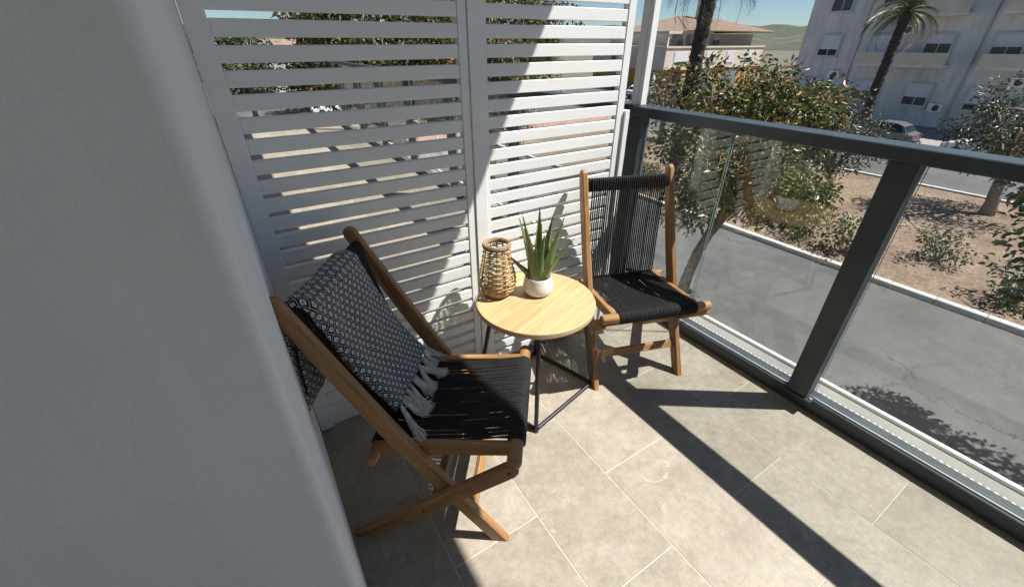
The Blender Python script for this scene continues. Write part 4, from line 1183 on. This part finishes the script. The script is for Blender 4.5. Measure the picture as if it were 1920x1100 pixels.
# ------------------------------------------------------------------ cars
def make_car(label, paint):
    root = empty('parked_car'); tag(root, label, 'car', 'cars parked by the pavements')
    L, W = 4.2, 1.74
    side = [(-2.08, .32), (-2.10, .62), (-2.02, .88), (-1.75, .95), (-1.60, .98), (.72, .96), (1.55, .86), (2.00, .70), (2.10, .52), (2.06, .30)]
    m = MB(); vs = []; secs = (-1.0, -.93, -.6, .6, .93, 1.0)
    for sx in secs:
        k = 1.0 if abs(sx) < .9 else (.99 if abs(sx) < .95 else .95)
        for (x, z) in side: vs.append((x * (k if abs(sx) > .9 else 1.0), sx * W / 2, .30 + (z - .30) * (1 if abs(sx) < .95 else .93)))
    ns = len(side); fs = []
    for i in range(len(secs) - 1):
        for k in range(ns):
            a = i * ns + k; b = i * ns + (k + 1) % ns; fs.append((a, b, b + ns, a + ns))
    fs.append(tuple(range(ns))); fs.append(tuple((len(secs) - 1) * ns + k for k in range(ns - 1, -1, -1)))
    m.add(vs, fs); m.build('body', paint, root, smooth=True, angle=32)
    cab = [(-1.72, .94), (-1.45, 1.32), (-1.05, 1.46), (-.1, 1.47), (.30, 1.38), (1.02, .93)]
    m = MB(); vs = []
    for sy, kk in ((-1, 1), (1, 1)):
        for (x, z) in cab: vs.append((x, sy * (W / 2 - .05 - (z - .94) * .34), z))
    nc = len(cab); fs = [(k, k + 1, k + 1 + nc, k + nc) for k in range(nc - 1)] + [tuple(range(nc - 1, -1, -1)), tuple(nc + k for k in range(nc))]
    m.add(vs, fs); m.build('roof', paint, root, smooth=True, angle=28)
    def pane(pts): mm = MB(); mm.add(pts, [tuple(range(len(pts)))]); mm.build('window', 'car_glass', root)
    for sy in (-1, 1):
        def q(x, z): return (x, sy * (W / 2 - .05 - (z - .94) * .34 + .006), z)
        a = [q(-1.50, 1.0), q(-1.30, 1.33), q(-1.0, 1.41), q(-.42, 1.42), q(-.42, 1.0)]; b = [q(-.36, 1.0), q(-.36, 1.42), q(-.1, 1.42), q(.24, 1.34), q(.82, 1.0)]
        pane(a if sy < 0 else a[::-1]); pane(b if sy < 0 else b[::-1])
    pane([(.365, -.60, 1.345), (.365, .60, 1.345), (.975, .74, .965), (.975, -.74, .965)])
    pane([(-1.468, .62, 1.31), (-1.468, -.62, 1.31), (-1.705, -.72, .99), (-1.705, .72, .99)])
    for x in (-1.28, 1.30):
        for sy in (-1, 1):
            w_ = MB(); w_.tube([(x, sy * (W / 2 - .17), .31), (x, sy * (W / 2 + .012), .31)], .31, 22); wo_ = w_.build('wheel', 'rubber', root, smooth=True, angle=40)
            w_ = MB(); w_.tube([(x, sy * (W / 2 + .013), .31), (x, sy * (W / 2 + .02), .31)], .20, 16); w_.build('rim', 'galvanised', wo_)
    for sy in (-1, 1):
        w_ = MB(); w_.box((1.93, sy * .62 - .18, .60), (2.07, sy * .62 + .18, .72), ch=.02); w_.build('headlight', 'lamp_lens', root)
        w_ = MB(); w_.box((-2.10, sy * .68 - .13, .66), (-2.0, sy * .68 + .13, .86), ch=.02); w_.build('tail_light', 'lamp_red', root)
    m = MB(); m.box((2.02, -.8, .33), (2.115, .8, .47), ch=.02); m.box((-2.125, -.8, .33), (-2.04, .8, .5), ch=.02); m.build('bumper', 'car_trim', root)
    return root
c0 = make_car('white hatchback parked in front of the cream house', 'car_paint_white'); c0.location = (43.4, 39.3, G); c0.rotation_euler = (0, 0, R(8))
def car_copy(loc, rz, label):
    c = copy_tree(c0); c.location = loc; c.rotation_euler = (0, 0, rz); c['label'] = label
car_copy((4.4, 34.2, G), R(4), 'white hatchback behind the pink pavement, next to the low white house')
car_copy((8.6, 45.0, G), R(182), 'white hatchback parked under the dark trees beyond the pink pavement')
c1 = make_car('grey hatchback parked on the road between two white ones', 'car_paint_grey'); c1.location = (36.6, 12.0, G); c1.rotation_euler = (0, 0, R(91))
for (y, src, lb) in ((19.5, c0, 'white hatchback parked on the road in front of the palm'), (6.4, c0, 'white hatchback parked at the kerb below the white apartment block')):
    c = copy_tree(src); c.location = (36.7, y, G); c.rotation_euler = (0, 0, R(90)); c['label'] = lb
c2 = make_car('red hatchback parked behind the pink pavement', 'car_paint_red'); c2.location = (12.0, 43.5, G); c2.rotation_euler = (0, 0, R(3))

# bollards along the pink pavement, sign post by the palm
bm_ = MB(); bm_.lathe([(0.05, 0.0), (0.05, 0.92), (0.058, 0.93), (0.058, 0.97), (0.045, 1.0), (0.015, 1.02)], 12)
me = bm_.mesh('bollard', 'white_trim'); 
for k in range(12):
    o = inst('bollard', me, None, (5.0 + k * 2.3, 28.75, G + 0.12)); tag(o, 'slim white bollard in the row along the pink pavement', 'bollard', 'bollards along the pink pavement')
sg = empty('sign_post', (30.6, 26.6, G)); tag(sg, 'slim white sign post with a narrow panel in front of the ochre ground floor', 'sign')
m = MB(); m.tube([(0, 0, 0), (0, 0, 3.6)], .05, 8); m.build('pole', 'white_trim', sg)
m = MB(); m.box((-.18, -.06, 2.3), (.18, -.052, 3.5)); m.build('panel', 'white_trim', sg)
